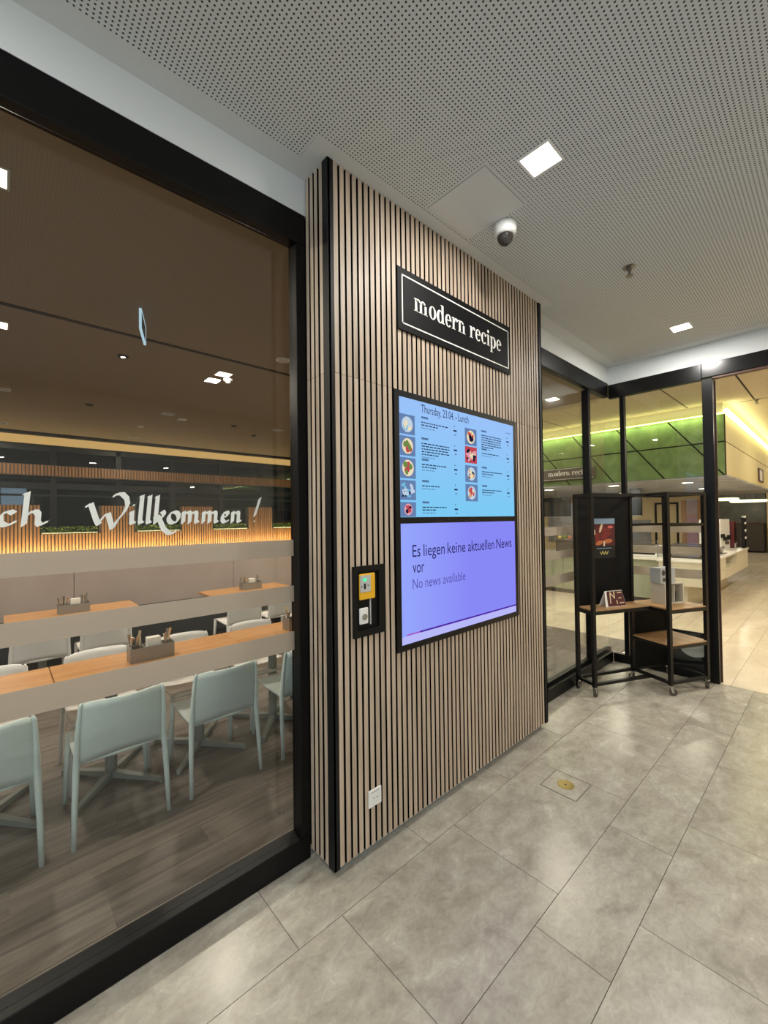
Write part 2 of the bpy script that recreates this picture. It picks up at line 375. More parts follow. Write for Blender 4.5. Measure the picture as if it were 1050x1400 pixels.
# ---- slatted feature wall between the two windows
fw = struct(G().box(0.012, 2.148, 0.012, 0.25, 0.05, H).build('wall_feature', 'black_felt'), 'oak slatted wall panel on black felt carrying sign and screens')
G().box(0.04, 2.12, 0.04, 0.24, 0.0, 0.05).build('plinth', 'plinth_grey', fw)
G().box(0.0, 0.033, -0.002, 0.013, 0.045, H).box(-0.002, 0.012, -0.002, 0.046, 0.045, H).build('corner_trim', 'black_paint', fw)
G().box(2.118, 2.158, -0.003, 0.013, 0.045, H).box(2.146, 2.158, -0.003, 0.25, 0.045, H).build('corner_trim', 'black_paint', fw)
sw, sp_ = 0.0268, 0.04
def slat_mesh(g, front):
    me = g.mesh('slat', 'oak_slat'); me.materials.append(MATS['black_felt'])      # veneered face, black edges
    me.polygons.foreach_set('material_index', [0 if i == front else 1 for i in range(6)]); return me
lo = slat_mesh(G().box(0, sw, 0, 0.0118, 0, 2.461 - 0.05), 2); hi = slat_mesh(G().box(0, sw, 0, 0.0118, 0, H - 2.4625), 2)
for k in range(52):
    x = 0.0338 + sp_ * k
    if x + sw > 2.118: break
    obj('slat', lo, fw, (x, 0, 0.05)); obj('slat', hi, fw, (x, 0, 2.4625))
los = slat_mesh(G().box(0, 0.0118, 0, sw, 0, 2.461 - 0.05), 5); his = slat_mesh(G().box(0, 0.0118, 0, sw, 0, H - 2.4625), 5)
for k in range(4):
    yy = 0.0475 + sp_ * k + (0.004 if k else 0)
    obj('slat', los, fw, (0.0, yy, 0.05)); obj('slat', his, fw, (0.0, yy, 2.4625))

# ---- calligraphic lettering drawn with a broad nib (letters in millimetres)
def nib(g, strokes, ox, oz, y, sx=1.0, w=11.0, t=3.0, ang=38, slant=0.10):
    c, s_ = math.cos(math.radians(ang)), math.sin(math.radians(ang))
    for st in strokes:
        P = [(ox + (p[0] * sx + p[1] * slant) / 1000, oz + p[1] / 1000) for p in st]
        for (nx, nz) in ((c * w / 1000, s_ * w / 1000), (-s_ * t / 1000, c * t / 1000)):
            for a, b in zip(P[:-1], P[1:]):
                q = [(a[0] - nx, a[1] - nz), (b[0] - nx, b[1] - nz), (b[0] + nx, b[1] + nz), (a[0] + nx, a[1] + nz)]
                g.add([(x, y - 6e-6 * len(g.f), z) for x, z in q], [(0, 1, 2, 3)])   # strokes overlap like wet ink
def arc(cx, cy, rx, ry, a0, a1, n=16):
    return [(cx + rx * math.cos(math.radians(a0 + (a1 - a0) * i / n)), cy + ry * math.sin(math.radians(a0 + (a1 - a0) * i / n))) for i in range(n + 1)]
GL = {
 'i': (30, [[(2, 46), (10, 54), (12, 12), (18, 5), (27, 12)], [(11, 78), (17, 82)]]),
 'l': (29, [[(2, 112), (11, 120), (12, 14), (17, 6), (26, 13)]]),
 'k': (56, [[(2, 112), (11, 120), (12, 4)], arc(24, 42, 18, 16, 60, -150, 14), [(18, 36), (30, 14), (46, -18), (66, -38), (84, -40), (98, -28)]]),
 'o': (56, [arc(26, 29, 20, 24, 130, 490, 26)]),
 'm': (86, [[(2, 46), (9, 54), (10, 4)], [(12, 38), (22, 52), (30, 53), (36, 46), (37, 4)], [(39, 38), (48, 52), (57, 53), (63, 46), (64, 12), (69, 5), (78, 12)]]),
 'n': (62, [[(2, 46), (9, 54), (10, 4)], [(12, 38), (22, 52), (31, 53), (37, 46), (38, 12), (43, 5), (54, 14)]]),
 'e': (48, [[(10, 28), (22, 30), (33, 38), (32, 49), (24, 54), (14, 48), (9, 34), (10, 16), (18, 6), (28, 6), (40, 16)]]),
 'c': (50, [[(37, 46), (28, 54), (16, 50), (8, 34), (10, 14), (20, 5), (30, 7), (44, 20)]]),
 'h': (70, [[(2, 112), (11, 120), (12, 4)], [(14, 36), (26, 54), (36, 54), (42, 44), (43, 14), (49, 4), (66, 18)]]),
 'r': (44, [[(2, 46), (9, 54), (10, 4)], [(12, 38), (22, 52), (30, 54), (38, 48)]]),
 'z': (48, [[(4, 52), (36, 52), (8, 6), (42, 6)]]),
 'H': (118, [[(2, 112), (14, 122), (16, 4)], [(18, 62), (64, 66)], [(60, 112), (70, 122), (72, 16), (80, 4), (98, 18)]]),
 'W': (148, [[(0, 70), (16, 84), (40, 20), (48, 6), (52, 4)], [(46, 6), (66, 40), (76, 46), (96, -14)], [(96, -14), (108, 16), (130, 50), (140, 82), (134, 108), (116, 126), (98, 124), (86, 112)]]),
 '!': (34, [[(26, 122), (20, 92), (10, 52), (6, 34)], [(4, 6), (10, 10)]]),
}
def write_nib(g, text, x, z, y, gap=0.0, sx=1.0):
    for ch in text:
        if ch == ' ': x += 0.05; continue
        w, st = GL[ch]; nib(g, st, x, z, y, sx); x += w * sx / 1000 + gap
    return x

# ---- window_1: the big dining-room window on the left
def bar(g, axis, a, b, d0, d1, z0, z1):
    return g.box(a, b, d0, d1, z0, z1) if axis == 'x' else g.box(d0, d1, a, b, z0, z1)
w1 = struct(obj('window_1', None), 'tall black-framed dining room window with frosted stripes and white welcome lettering')
G().box(-4.2, 0.0, YF, 0.262, 3.175, 3.335).build('head_rail', 'black_satin', w1, bevel=0.004)
G().box(-4.2, 0.0, 0.262, 0.31, 3.20, 3.335).build('head_bead', 'black_satin', w1)
G().box(-4.2, 0.0, YF, 0.25, 0.0, 0.118).build('sill_rail', 'black_satin', w1, bevel=0.006)
G().box(-4.2, 0.0, 0.25, 0.31, 0.0, 0.108).build('sill_bead', 'black_satin', w1)
G().box(-0.055, 0.011, YF + 0.002, 0.262, 0.118, 3.175).build('jamb', 'black_satin', w1, bevel=0.004)
G().box(-0.04, 0.011, 0.262, 0.31, 0.108, 3.2).build('jamb_bead', 'black_satin', w1)
G().box(-4.2, -4.12, YF, 0.31, 0.118, 3.175).build('jamb', 'black_satin', w1, bevel=0.004)
G().box(-4.13, -0.04, 0.282, 0.292, 0.09, 3.21).build('pane', 'pane', w1)
BANDS = ((1.547, 1.632), (1.308, 1.392), (1.055, 1.152))
for a, b in BANDS: G().box(-4.12, -0.041, 0.2798, 0.2815, a, b).build('frosted_stripe', 'frost', w1)
lt = G(); write_nib(lt, 'Willkommen', -0.950, 1.724, 0.2795); tag(lt.build('lettering', 'vinyl', w1), 'white calligraphic word Willkommen on the glass')
lt = G(); nib(lt, GL['!'][1], -0.268, 1.724, 0.2795); tag(lt.build('lettering', 'vinyl', w1), 'white exclamation mark on the glass')
lt = G(); write_nib(lt, 'Herzlich', -1.577, 1.724, 0.2795, 0.0, 1.2); tag(lt.build('lettering', 'vinyl', w1), 'white calligraphic word Herzlich on the glass')
struct(G().box(XL, -4.2, YF, 0.31, 0, 3.335).build('wall_front', 'white_wall'), 'white wall left of the dining room window')

# ---- window_2: glass right of the slatted wall
w2 = struct(obj('window_2', None), 'black-framed glazing between slatted wall and frameless glass corner')
G().box(2.16, XE, YF, 0.262, 3.165, 3.335).build('head_rail', 'black_satin', w2, bevel=0.004)
G().box(2.16, XE + 0.06, 0.262, 0.30, 3.19, 3.335).build('head_bead', 'black_satin', w2)
G().box(2.16, XE, YF, 0.25, 0.0, 0.118).build('sill_rail', 'black_satin', w2, bevel=0.006)
G().box(2.16, XE + 0.06, 0.25, 0.30, 0.0, 0.15).build('sill_bead', 'black_satin', w2)
G().box(3.69, 3.752, 0.225, 0.30, 0.118, 3.165).build('mullion', 'black_satin', w2, bevel=0.004)
G().box(2.16, 3.69, 0.27, 0.28, 0.12, 3.2).build('pane', 'pane', w2); G().box(3.752, XE + 0.045, 0.27, 0.28, 0.12, 3.2).build('pane', 'pane', w2)
for a, b in BANDS:
    G().box(2.162, 3.688, 0.2680, 0.2695, a, b).build('frosted_stripe', 'frost', w2); G().box(3.754, XE + 0.045, 0.2680, 0.2695, a, b).build('frosted_stripe', 'frost', w2)

# ---- window_3: glazing of the corridor end
w3 = struct(obj('window_3', None), 'black-framed glazing of the corridor end beside the open doorway')
G().box(XE, XE + 0.06, -0.71, YF, 3.15, 3.315).build('head_rail', 'black_head', w3, bevel=0.004)
G().box(XE, XE + 0.06, -0.71, YF, 0.0, 0.10).build('sill_rail', 'black_satin', w3, bevel=0.004)
G().box(XE + 0.005, XE + 0.07, 0.035, 0.085, 0.10, 3.15).build('mullion', 'black_satin', w3, bevel=0.004)
G().box(XE + 0.035, XE + 0.045, 0.085, 0.27, 0.12, 3.17).build('pane', 'pane', w3); G().box(XE + 0.035, XE + 0.045, -0.71, 0.035, 0.09, 3.17).build('pane', 'pane', w3)
for a, b in BANDS:
    G().box(XE + 0.033, XE + 0.0345, 0.086, 0.268, a, b).build('frosted_stripe', 'frost', w3); G().box(XE + 0.033, XE + 0.0345, -0.708, 0.034, a, b).build('frosted_stripe', 'frost', w3)
# ---- door_1: the open doorway
d1 = struct(obj('door_1', None), 'black frame of the open doorway at the corridor end')
G().box(XE - 0.002, XE + 0.09, -0.80, -0.71, 0.0, 3.15).build('door_post', 'black_satin', d1, bevel=0.004)
G().box(XE + 0.09, XE + 0.105, -0.812, -0.78, 0.0, 3.14).build('door_seal', 'brown_frame', d1)
G().box(XE - 0.002, XE + 0.09, -3.6, -0.71, 3.165, 3.315).build('door_head', 'black_head', d1, bevel=0.004)
G().box(XE + 0.01, XE + 0.075, -3.6, -0.8, 3.145, 3.165).build('door_track', 'brown_frame', d1)
G().box(XE - 0.002, XE + 0.09, -3.69, -3.6, 0.0, 3.315).build('door_post', 'black_satin', d1, bevel=0.004)
struct(G().box(XE, XE + 0.12, YB, -3.69, 0, 3.315).build('wall_end', 'white_wall'), 'white wall right of the open doorway')

# ================================================================== THINGS ON THE SLATTED WALL
def text_words(body, h, x0, zb, y, width, name, mat, parent):
    # one part for every word of a line; the line is fitted to the width
    fac = [text_geo(body[:i].rstrip() or body[0], h, 0, 0, 0).w for i in range(1, len(body) + 1)]; full = fac[-1]; pos = 0
    for wd in body.split(' '):
        start = fac[pos - 1] if pos else 0.0; end = fac[pos + len(wd) - 1]; sp_w = (0.0 if pos == 0 else h * 0.62)
        a = x0 + (start + sp_w) / full * width; b = x0 + end / full * width
        text_geo(wd, h, a, zb, y, b - a).build(name, mat, parent); pos += len(wd) + 1
def text_geo(body, height_ref, x0, zbase, y, width=None, spacing=1.0):
    """built-in sans text laid in the x-z plane; height_ref = cap height in metres; fitted to width"""
    c = bpy.data.curves.new('txt', 'FONT'); c.body = body; c.size = 1.0; c.space_character = spacing; c.resolution_u = 3
    o = bpy.data.objects.new('txt', c); COL.objects.link(o); dg = bpy.context.evaluated_depsgraph_get(); dg.update()
    me = bpy.data.meshes.new_from_object(o.evaluated_get(dg)); bpy.data.objects.remove(o); bpy.data.curves.remove(c)
    xs = [v.co.x for v in me.vertices]; xa, xb = min(xs), max(xs)
    sz = height_ref / 0.52; sx = (width / (xb - xa)) if width else sz
    g = G(); g.add([(x0 + (v.co.x - xa) * sx, y, zbase + v.co.y * sz) for v in me.vertices], [tuple(p.vertices) for p in me.polygons])
    g.w = (xb - xa) * sx; bpy.data.meshes.remove(me); return g

# ---- bold condensed serif letters (millimetres, x-height 75)
class Serif:
    XH, AS, DS, ST, HL = 75, 112, -36, 18, 5
    def __init__(s): s.polys = []
    def rect(s, x0, x1, y0, y1): s.polys.append([(x0, y0), (x1, y0), (x1, y1), (x0, y1)])
    def ring(s, cx, cy, rx, ry, ix, iy, a0, a1, n=28, shift=0):
        for i in range(n):
            t0, t1 = [math.radians(a0 + (a1 - a0) * k / n) for k in (i, i + 1)]
            s.polys.append([(cx + rx * math.cos(t0), cy + ry * math.sin(t0)), (cx + rx * math.cos(t1), cy + ry * math.sin(t1)),
                            (cx + shift + ix * math.cos(t1), cy + iy * math.sin(t1)), (cx + shift + ix * math.cos(t0), cy + iy * math.sin(t0))])
    def ball(s, cx, cy, r): s.polys.append([(cx + r * math.cos(k * math.pi / 8), cy + r * math.sin(k * math.pi / 8)) for k in range(16)])
    def stem(s, x, y0, y1, top=True, bottom=True):
        s.rect(x, x + s.ST, y0, y1)
        if bottom: s.rect(x - 8, x + s.ST + 8, y0, y0 + s.HL)
        if top: s.polys.append([(x - 9, y1 - s.HL - 2), (x, y1 - s.HL - 2), (x + 1, y1), (x - 9, y1 - 3)])
    def arch(s, x, w):   # from stem at x, right stem inner at x+w
        s.ring(x + s.ST + w / 2 - 2, 46, w / 2 + 14, 30, w / 2 - 2, 24, 160, 30, 14)
        s.rect(x + s.ST + w, x + 2 * s.ST + w, 0, 52); s.rect(x + s.ST + w - 8, x + 2 * s.ST + w + 8, 0, s.HL)
    def glyph(s, ch):
        if ch == 'm': s.stem(9, 0, 75); s.arch(9, 22); s.arch(49, 22); return 125
        if ch == 'n': s.stem(9, 0, 75); s.arch(9, 24); return 86
        if ch == 'o': s.ring(35, 37, 32, 40, 14, 35, 0, 360); return 70
        if ch == 'd': s.ring(32, 37, 30, 40, 12, 34, 30, 330, 24, 4); s.rect(48, 66, 0, 112); s.polys.append([(38, 107), (48, 107), (48, 112), (38, 110)]); s.rect(62, 76, 0, 5); return 79
        if ch == 'p': s.stem(9, -36, 75); s.ring(42, 37, 30, 40, 12, 34, 150, -150, 24, -4); return 77
        if ch == 'e': s.ring(33, 37, 31, 40, 13, 35, 0, 318, 26); s.rect(14, 62, 37, 43); return 66
        if ch == 'c': s.ring(34, 37, 31, 40, 13, 35, 48, 318, 24); s.ball(52, 60, 10); return 65
        if ch == 'r': s.stem(9, 0, 75); s.ring(44, 44, 19, 33, 12, 26, 170, 70, 10); s.ball(52, 65, 9.5); return 62
        if ch == 'i': s.stem(11, 0, 75); s.ball(20, 98, 11); return 41
        return 36
def serif_text(text, x0, zb, width, place, xh, parent):
    tot = 0; words = [[]]
    for ch in text:
        S = Serif(); w = S.glyph(ch); words[-1] += [[(x + tot, y) for x, y in p] for p in S.polys]; tot += w
        if ch == ' ': words.append([])
    for polys in words:
        g = G()
        for p in polys:
            q = [place(x0 + x / tot * width, zb + y * xh / 75.0) for x, y in p]; g.add(q, [tuple(range(len(q)))])
        g.build('lettering', 'sign_white', parent)

# ---- sign
sg = thing('sign_board', 'black modern recipe sign with white border on the slatted wall', 'sign', (1.0543, 0, 2.8076)); sg.scale = (1.011, 0.4, 1.011)
G().box(-0.583, 0.583, -0.03, -0.0005, 0, 0.354).build('board', 'black_board', sg, bevel=0.002)
bd = G(); a, b, c0, c1, t = -0.551, 0.566, 0.037, 0.318, 0.0075
bd.box(a, b, -0.0315, -0.0295, c0, c0 + t).box(a, b, -0.0315, -0.0295, c1 - t, c1).box(a, a + t, -0.0315, -0.0295, c0, c1).box(b - t, b, -0.0315, -0.0295, c0, c1)
bd.build('border_line', 'sign_white', sg)
serif_text('modern recipe', -0.452, 0.141, 0.922, lambda x, z: (x, -0.0306, z), 0.076, sg)

# ---- twin-screen menu display
md = thing('menu_display', 'black-framed twin screen, blue lunch menu above violet news screen', 'display', (1.069, 0, 0.9938)); md.scale = (1.0085, 0.42, 1.0085)
YS = -0.020; X0, X1 = 0.452, 1.652
bz = G()
bz.box(0.415, X0, YS - 0.004, -0.0005, 1.0, 2.454).box(X1, 1.692, YS - 0.004, -0.0005, 1.0, 2.454)
bz.box(X0, X1, YS - 0.004, -0.0005, 1.0, 1.034).box(X0, X1, YS - 0.004, -0.0005, 1.707, 1.743).box(X0, X1, YS - 0.004, -0.0005, 2.419, 2.454)
bz.build('bezel', 'black_satin', md).location = (-1.05, 0, -1.0)
def rel(o): o.location = (-1.05, 0, -1.0); return o
up = rel(G().box(X0, X1, YS, -0.001, 1.743, 2.419).build('screen', 's_blue', md)); tag(up, 'pale blue lunch menu screen')
lw = rel(G().box(X0, X1, YS, -0.001, 1.034, 1.707).build('screen', 's_lower', md)); tag(lw, 'violet news screen')
YT = YS - 0.0012
def quad(g, x0, x1, z0, z1, y=None): 
    y = YT if y is None else y
    return g.add([(x0, y, z0), (x1, y, z0), (x1, y, z1), (x0, y, z1)], [(0, 1, 2, 3)])
def disc(g, cx, cz, rx, rz, y, n=16, a=0.0):
    return g.add([(cx + rx * math.cos(2 * math.pi * k / n) * math.cos(a) - rz * math.sin(2 * math.pi * k / n) * math.sin(a), y, cz + rx * math.cos(2 * math.pi * k / n) * math.sin(a) + rz * math.sin(2 * math.pi * k / n) * math.cos(a)) for k in range(n)], [tuple(range(n))])
text_words('Thursday, 23.04. - Lunch', 0.036, 0.634, 2.357, YT, 0.462, 'heading', 's_ink', up)
thumbs = [(0.454, 0.578, 2.212, 2.325, ['s_plate', 's_teal', 's_cream']), (0.454, 0.580, 2.090, 2.202, ['s_cream', 's_pinkish', 's_red', 's_green']),
          (0.454, 0.581, 1.962, 2.080, ['s_cream', 's_orange', 's_red', 's_green']), (0.454, 0.580, 1.840, 1.952, None), (0.454, 0.579, 1.745, 1.828, ['s_pinkish', 's_dark', 's_red']),
          (1.054, 1.184, 2.214, 2.325, ['s_cream', 's_orange', 's_red', 's_dark']), (1.053, 1.184, 2.096, 2.205, 'meat'), (1.052, 1.187, 1.970, 2.080, ['s_plate', 's_dark', 's_orange', 's_cream']), (1.052, 1.188, 1.844, 1.956, ['s_plate', 's_cream', 's_orange', 's_red'])]
for (x0, x1, z0, z1, kind) in thumbs:
    g = G(); mi = []; names = []
    def put(fn, mname):
        n0 = len(g.f); fn()
        if mname not in names: names.append(mname)
        mi.extend([names.index(mname)] * (len(g.f) - n0))
    put(lambda: quad(g, x0, x1, z0, z1), 's_thumb' if kind != 'meat' else 's_red')
    cx, cz, r = (x0 + x1) / 2, (z0 + z1) / 2, min(x1 - x0, z1 - z0) * 0.40
    if isinstance(kind, list):
        for i, mname in enumerate(kind):
            if i == 0: put(lambda: disc(g, cx, cz, r, r, YT - 0.0004), mname)
            else:
                for q in range(3): put(lambda: disc(g, cx + random.uniform(-0.5, 0.5) * r, cz + random.uniform(-0.5, 0.5) * r, r * random.uniform(0.25, 0.45), r * random.uniform(0.18, 0.4), YT - 0.0004 - 0.0003 * i, 10, random.random() * 3), mname)
    else:
        for i, mname in enumerate(['s_cream', 's_dark', 's_pinkish'] if kind == 'meat' else ['s_dark', 's_teal', 's_plate']):
            for q in range(6):
                put(lambda: disc(g, random.uniform(x0 + 0.022, x1 - 0.024), random.uniform(z0 + 0.022, z1 - 0.022), 0.02, random.uniform(0.004, 0.012), YT - 0.0006 - 0.0003 * i, 10, random.random() * 3), mname)
    me = g.mesh('dish_photo', None)
    for nm in names: me.materials.append(MATS[nm])
    me.polygons.foreach_set('material_index', mi); obj('dish_photo', me, up)
# unreadable rows of menu print, as short dashes
tx = G(); tg = G()
def dashes(g, x0, x1, z, h):
    x = x0
    while x < x1 - 0.01:
        w = random.uniform(0.012, 0.034); quad(g, x, min(x + w, x1), z, z + h); x += w + 0.006
for (x0, x1, zt, n) in ((0.634, 0.885, 2.296, 2), (0.634, 0.892, 2.172, 5), (0.634, 0.862, 2.048, 2), (0.634, 0.79, 1.922, 1), (0.634, 0.86, 1.797, 2), (1.24, 1.485, 2.296, 6), (1.24, 1.45, 2.172, 1), (1.24, 1.49, 2.046, 2), (1.24, 1.485, 1.92, 2)):
    quad(tg, x0, x0 + 0.06, zt + 0.026, zt + 0.038)
    for i in range(n): dashes(tx, x0, x1 - (0.1 if i == n - 1 and n > 1 else 0), zt - 0.016 * i, 0.0065)
    dashes(tg, x0, x0 + 0.12, zt - 0.016 * n, 0.004)
    px = 0.935 if x0 < 1 else 1.555
    quad(tg, px + 0.006, px + 0.014, zt + 0.016, zt + 0.026); quad(tx, px, px + 0.034, zt - 0.012, zt - 0.002); quad(tg, px + 0.008, px + 0.03, zt - 0.036, zt - 0.03)
quad(tg, 1.55, 1.625, 2.352, 2.356)
tag(tx.build('menu_print', 's_ink', up), kind='stuff'); tag(tg.build('menu_small_print', 's_grey', up), kind='stuff')
text_words('Es liegen keine aktuellen News', 0.052, 0.545, 1.516, YT, 1.056, 'headline', 's_lower_ink', lw)
text_geo('vor', 0.052, 0.545, 1.424, YT, 0.098).build('headline', 's_lower_ink', lw)
text_words('No news available', 0.044, 0.543, 1.334, YT, 0.494, 'subline', 's_lower_grey', lw)
g = G(); quad(g, X0, X1, 1.035, 1.078); g.build('ticker_strip', 's_strip', lw)
g = G(); quad(g, 0.60, X1, 1.079, 1.089); g.build('ticker_line', 's_purple', lw)
g = G(); quad(g, 0.49, 0.60, 1.081, 1.087); g.build('ticker_line', 's_magenta', lw)

# ---- recessed emergency switch panel
em = thing('switch_panel', 'black wall plate with yellow green-lit switch left of the screens', 'switch', (0.231, 0, 1.134))
def em_box(x0, x1, y0, y1, z0, z1, g=None): return (g or G()).box(x0 - 0.231, x1 - 0.231, y0, y1, z0 - 1.134, z1 - 1.134)
fr_ = G(); em_box(0.125, 0.337, -0.012, -0.0005, 1.134, 1.170, fr_); em_box(0.125, 0.337, -0.012, -0.0005, 1.465, 1.495, fr_); em_box(0.125, 0.150, -0.012, -0.0005, 1.17, 1.465, fr_); em_box(0.295, 0.337, -0.012, -0.0005, 1.17, 1.465, fr_)
fr_.build('frame', 'black_satin', em); em_box(0.15, 0.295, -0.003, -0.0005, 1.17, 1.465).build('back_plate', 'black_board', em)
yh = em_box(0.163, 0.268, -0.016, -0.003, 1.322, 1.455).build('yellow_housing', 'yellow_plastic', em, bevel=0.006)
em_box(0.163, 0.234, -0.019, -0.016, 1.362, 1.447).build('terminal', 'grey_plastic', yh, bevel=0.002)
em_box(0.183, 0.203, -0.0205, -0.019, 1.418, 1.432).build('status_light', 'green_led', yh)
em_box(0.187, 0.199, -0.0205, -0.019, 1.378, 1.406).build('key_slot', 'dark_hole', yh); em_box(0.170, 0.176, -0.0205, -0.019, 1.388, 1.394).build('button', 'dark_hole', yh); em_box(0.212, 0.218, -0.0205, -0.019, 1.392, 1.398).build('button', 'dark_hole', yh)
ks = em_box(0.163, 0.220, -0.014, -0.003, 1.198, 1.281).build('key_switch', 'white_plastic', em, bevel=0.005)
G().tube([(0.192 - 0.231, -0.013, 1.236 - 1.134), (0.192 - 0.231, -0.022, 1.236 - 1.134)], 0.016, 14).build('lock_cylinder', 'chrome', ks)
em_box(0.236, 0.241, -0.010, -0.003, 1.19, 1.32).build('slider', 'grey_plastic', em)

# ---- socket
so = thing('wall_socket', 'white power socket low on the slatted wall', 'socket', (0.255, 0, 0.293))
G().box(-0.043, 0.043, -0.010, -0.0005, -0.043, 0.043).build('cover_frame', 'white_plastic', so, bevel=0.003)
n = 24
G().add([(0.022 * math.cos(2 * math.pi * k / n), -0.0105, 0.022 * math.sin(2 * math.pi * k / n)) for k in range(n)] + [(0.019 * math.cos(2 * math.pi * k / n), -0.004, 0.019 * math.sin(2 * math.pi * k / n)) for k in range(n)],
        [(k, (k + 1) % n, n + (k + 1) % n, n + k) for k in range(n)] + [tuple(range(n, 2 * n))]).build('socket_well', 'socket_hole', so)
for sx_ in (-0.0095, 0.0095): G().tube([(sx_, -0.0112, 0), (sx_, -0.0106, 0)], 0.003, 8).build('contact_hole', 'dark_hole', so)
G().box(-0.028, 0.028, -0.0108, -0.0098, 0.030, 0.033).build('label_field', 'socket_hole', so)

# ================================================================== CEILING FITTINGS (corridor)
def downlight(name, label, x, y, z, s, mat, power, color, group, frame_mat='white_plastic', lit=True):
    t = thing(name, label, 'ceiling light', (x, y, z), 0, group)
    h = s / 2; f = h + 0.012
    fr = G()
    fr.box(-f, f, -f, -h, -0.004, 0.0).box(-f, f, h, f, -0.004, 0.0).box(-f, -h, -h, h, -0.004, 0.0).box(h, f, -h, h, -0.004, 0.0)
    fr.build('frame', frame_mat, t); G().box(-h, h, -h, h, -0.0035, -0.001).build('diffuser', mat, t)
    if lit: area('light', (0, 0, -0.008), s, s, power, color, parent=t)
    return t
CW = (1.0, 0.965, 0.91)
for i, (x, y, lb) in enumerate(((0.805, -0.695, 'square ceiling downlight nearest to the dome camera'), (3.59, -0.68, 'square ceiling downlight near the corridor end beyond the sprinkler'),
                                (-1.98, -0.69, 'square ceiling downlight above and behind the camera, left'), (-4.77, -0.69, 'square ceiling downlight at the far left corridor end'),
                                (-1.98, -3.1, 'square ceiling downlight left, by the corridor back wall'), (0.805, -3.1, 'square ceiling downlight right of centre by the corridor back wall'), (3.59, -3.1, 'square ceiling downlight by the corridor back wall near the doorway'))):
    downlight('downlight', lb, x, y, H - 0.0016, 0.145, 'lamp', P_CORR, CW, 'corridor downlights')

sc_ = thing('dome_camera', 'white dome security camera on the ceiling above the sign', 'camera', (1.09, -0.32, H - 0.0016))
G().lathe([(0.068, 0.0), (0.07, -0.004), (0.068, -0.05), (0.060, -0.066), (0.05, -0.07)], 28).build('housing', 'camera_white', sc_, smooth=True)
G().lathe([(0.049, -0.066), (0.047, -0.082), (0.039, -0.102), (0.024, -0.118), (0.008, -0.124), (0.001, -0.1245)], 24).build('dome', 'smoked_dome', sc_, smooth=True)
def sprinkler(label, loc):
    t = thing('sprinkler', label, 'sprinkler', loc); t.scale = (1.4, 1.4, 1.2)
    G().lathe([(0.03, 0), (0.03, -0.004), (0.012, -0.008), (0.012, -0.02)], 16).build('escutcheon', 'steel', t)
    G().tube([(-0.012, 0, -0.018), (-0.014, 0, -0.035), (0, 0, -0.052)], 0.0035, 6).tube([(0.012, 0, -0.018), (0.014, 0, -0.035), (0, 0, -0.052)], 0.0035, 6).build('frame_arms', 'steel', t)
    G().lathe([(0.002, -0.050), (0.018, -0.053), (0.018, -0.056), (0.002, -0.056)], 12).build('deflector', 'steel', t)
    return t
sprinkler('small metal sprinkler head on the corridor ceiling', (2.146, -0.68, H - 0.0016))
sprinkler('small sprinkler head on the canteen ceiling beyond the doorway', (7.2, -0.85, HD))
ht = thing('access_hatch', 'plain square access hatch in the perforated ceiling', 'hatch', (0.82, -0.295, H - 0.0016))
G().box(-0.205, 0.205, -0.205, 0.205, -0.0015, 0.0).build('surround', 'white_ceiling', ht)
G().box(-0.197, 0.197, -0.197, 0.197, -0.0022, -0.0015).build('joint', 'plinth_grey', ht); G().box(-0.194, 0.194, -0.194, 0.194, -0.0045, -0.002).build('lid', 'white_ceiling', ht, bevel=0.001)

# ---- floor box
fb = thing('floor_box', 'square stone-topped floor box with round brass cap', 'floor box', (1.518, -0.432, 0))
g = G(); s0, s1 = 0.116, 0.112
g.box(-s0, s0, -s0, -s1, 0, 0.0012).box(-s0, s0, s1, s0, 0, 0.0012).box(-s0, -s1, -s1, s1, 0, 0.0012).box(s1, s0, -s1, s1, 0, 0.0012); g.build('frame', 'dark_cabinet', fb)
G().box(-s1, s1, -s1, s1, 0, 0.001).build('lid', 'stone', fb)
cp = G().lathe([(0.052, 0.0008), (0.052, 0.0022), (0.046, 0.0028)], 28).build('brass_cap', 'brass', fb); G().lathe([(0.006, 0.0026), (0.006, 0.0032)], 10).build('key_hole', 'dark_hole', cp)

# ================================================================== DISPLAY RACK
RK = thing('display_rack', 'black steel corner display rack on casters with oak shelves', 'rack', (3.03, -0.04, 0), math.radians(-25))
hw = 0.0165
def post(u, v, z0, z1): return G().box(u - hw, u + hw, v - hw, v + hw, z0, z1).build('leg', 'black_metal', RK)
LEGS = [(0, 0), (0, 0.21), (0.71, 0.21), (0.71, -0.21), (1.2, -0.21), (1.2, 0.21)]
for (u, v) in LEGS: post(u, v, 0.095, 1.96)
def rail(u0, v0, u1, v1, z, h=0.028):
    g = G()
    if u0 == u1: g.box(u0 - hw * 0.9, u0 + hw * 0.9, min(v0, v1) + hw, max(v0, v1) - hw, z - h / 2, z + h / 2)
    else: g.box(min(u0, u1) + hw, max(u0, u1) - hw, v0 - hw * 0.9, v0 + hw * 0.9, z - h / 2, z + h / 2)
    return g.build('rail', 'black_metal', RK)
OUT = [((0, 0), (0, 0.21)), ((0, 0.21), (0.71, 0.21)), ((0.71, 0.21), (1.2, 0.21)), ((1.2, 0.21), (1.2, -0.21)), ((1.2, -0.21), (0.71, -0.21)), ((0, 0), (0.71, 0)), ((0.71, 0.21), (0.71, -0.21))]
for z in (0.118, 1.945):
    for a, b in OUT: rail(*a, *b, z)
for a, b in OUT: rail(*a, *b, 0.80, 0.034)
for a, b in OUT[2:5] + OUT[6:]: rail(*a, *b, 0.455, 0.03)
for a, b in OUT[2:5]: rail(*a, *b, 1.64, 0.026)
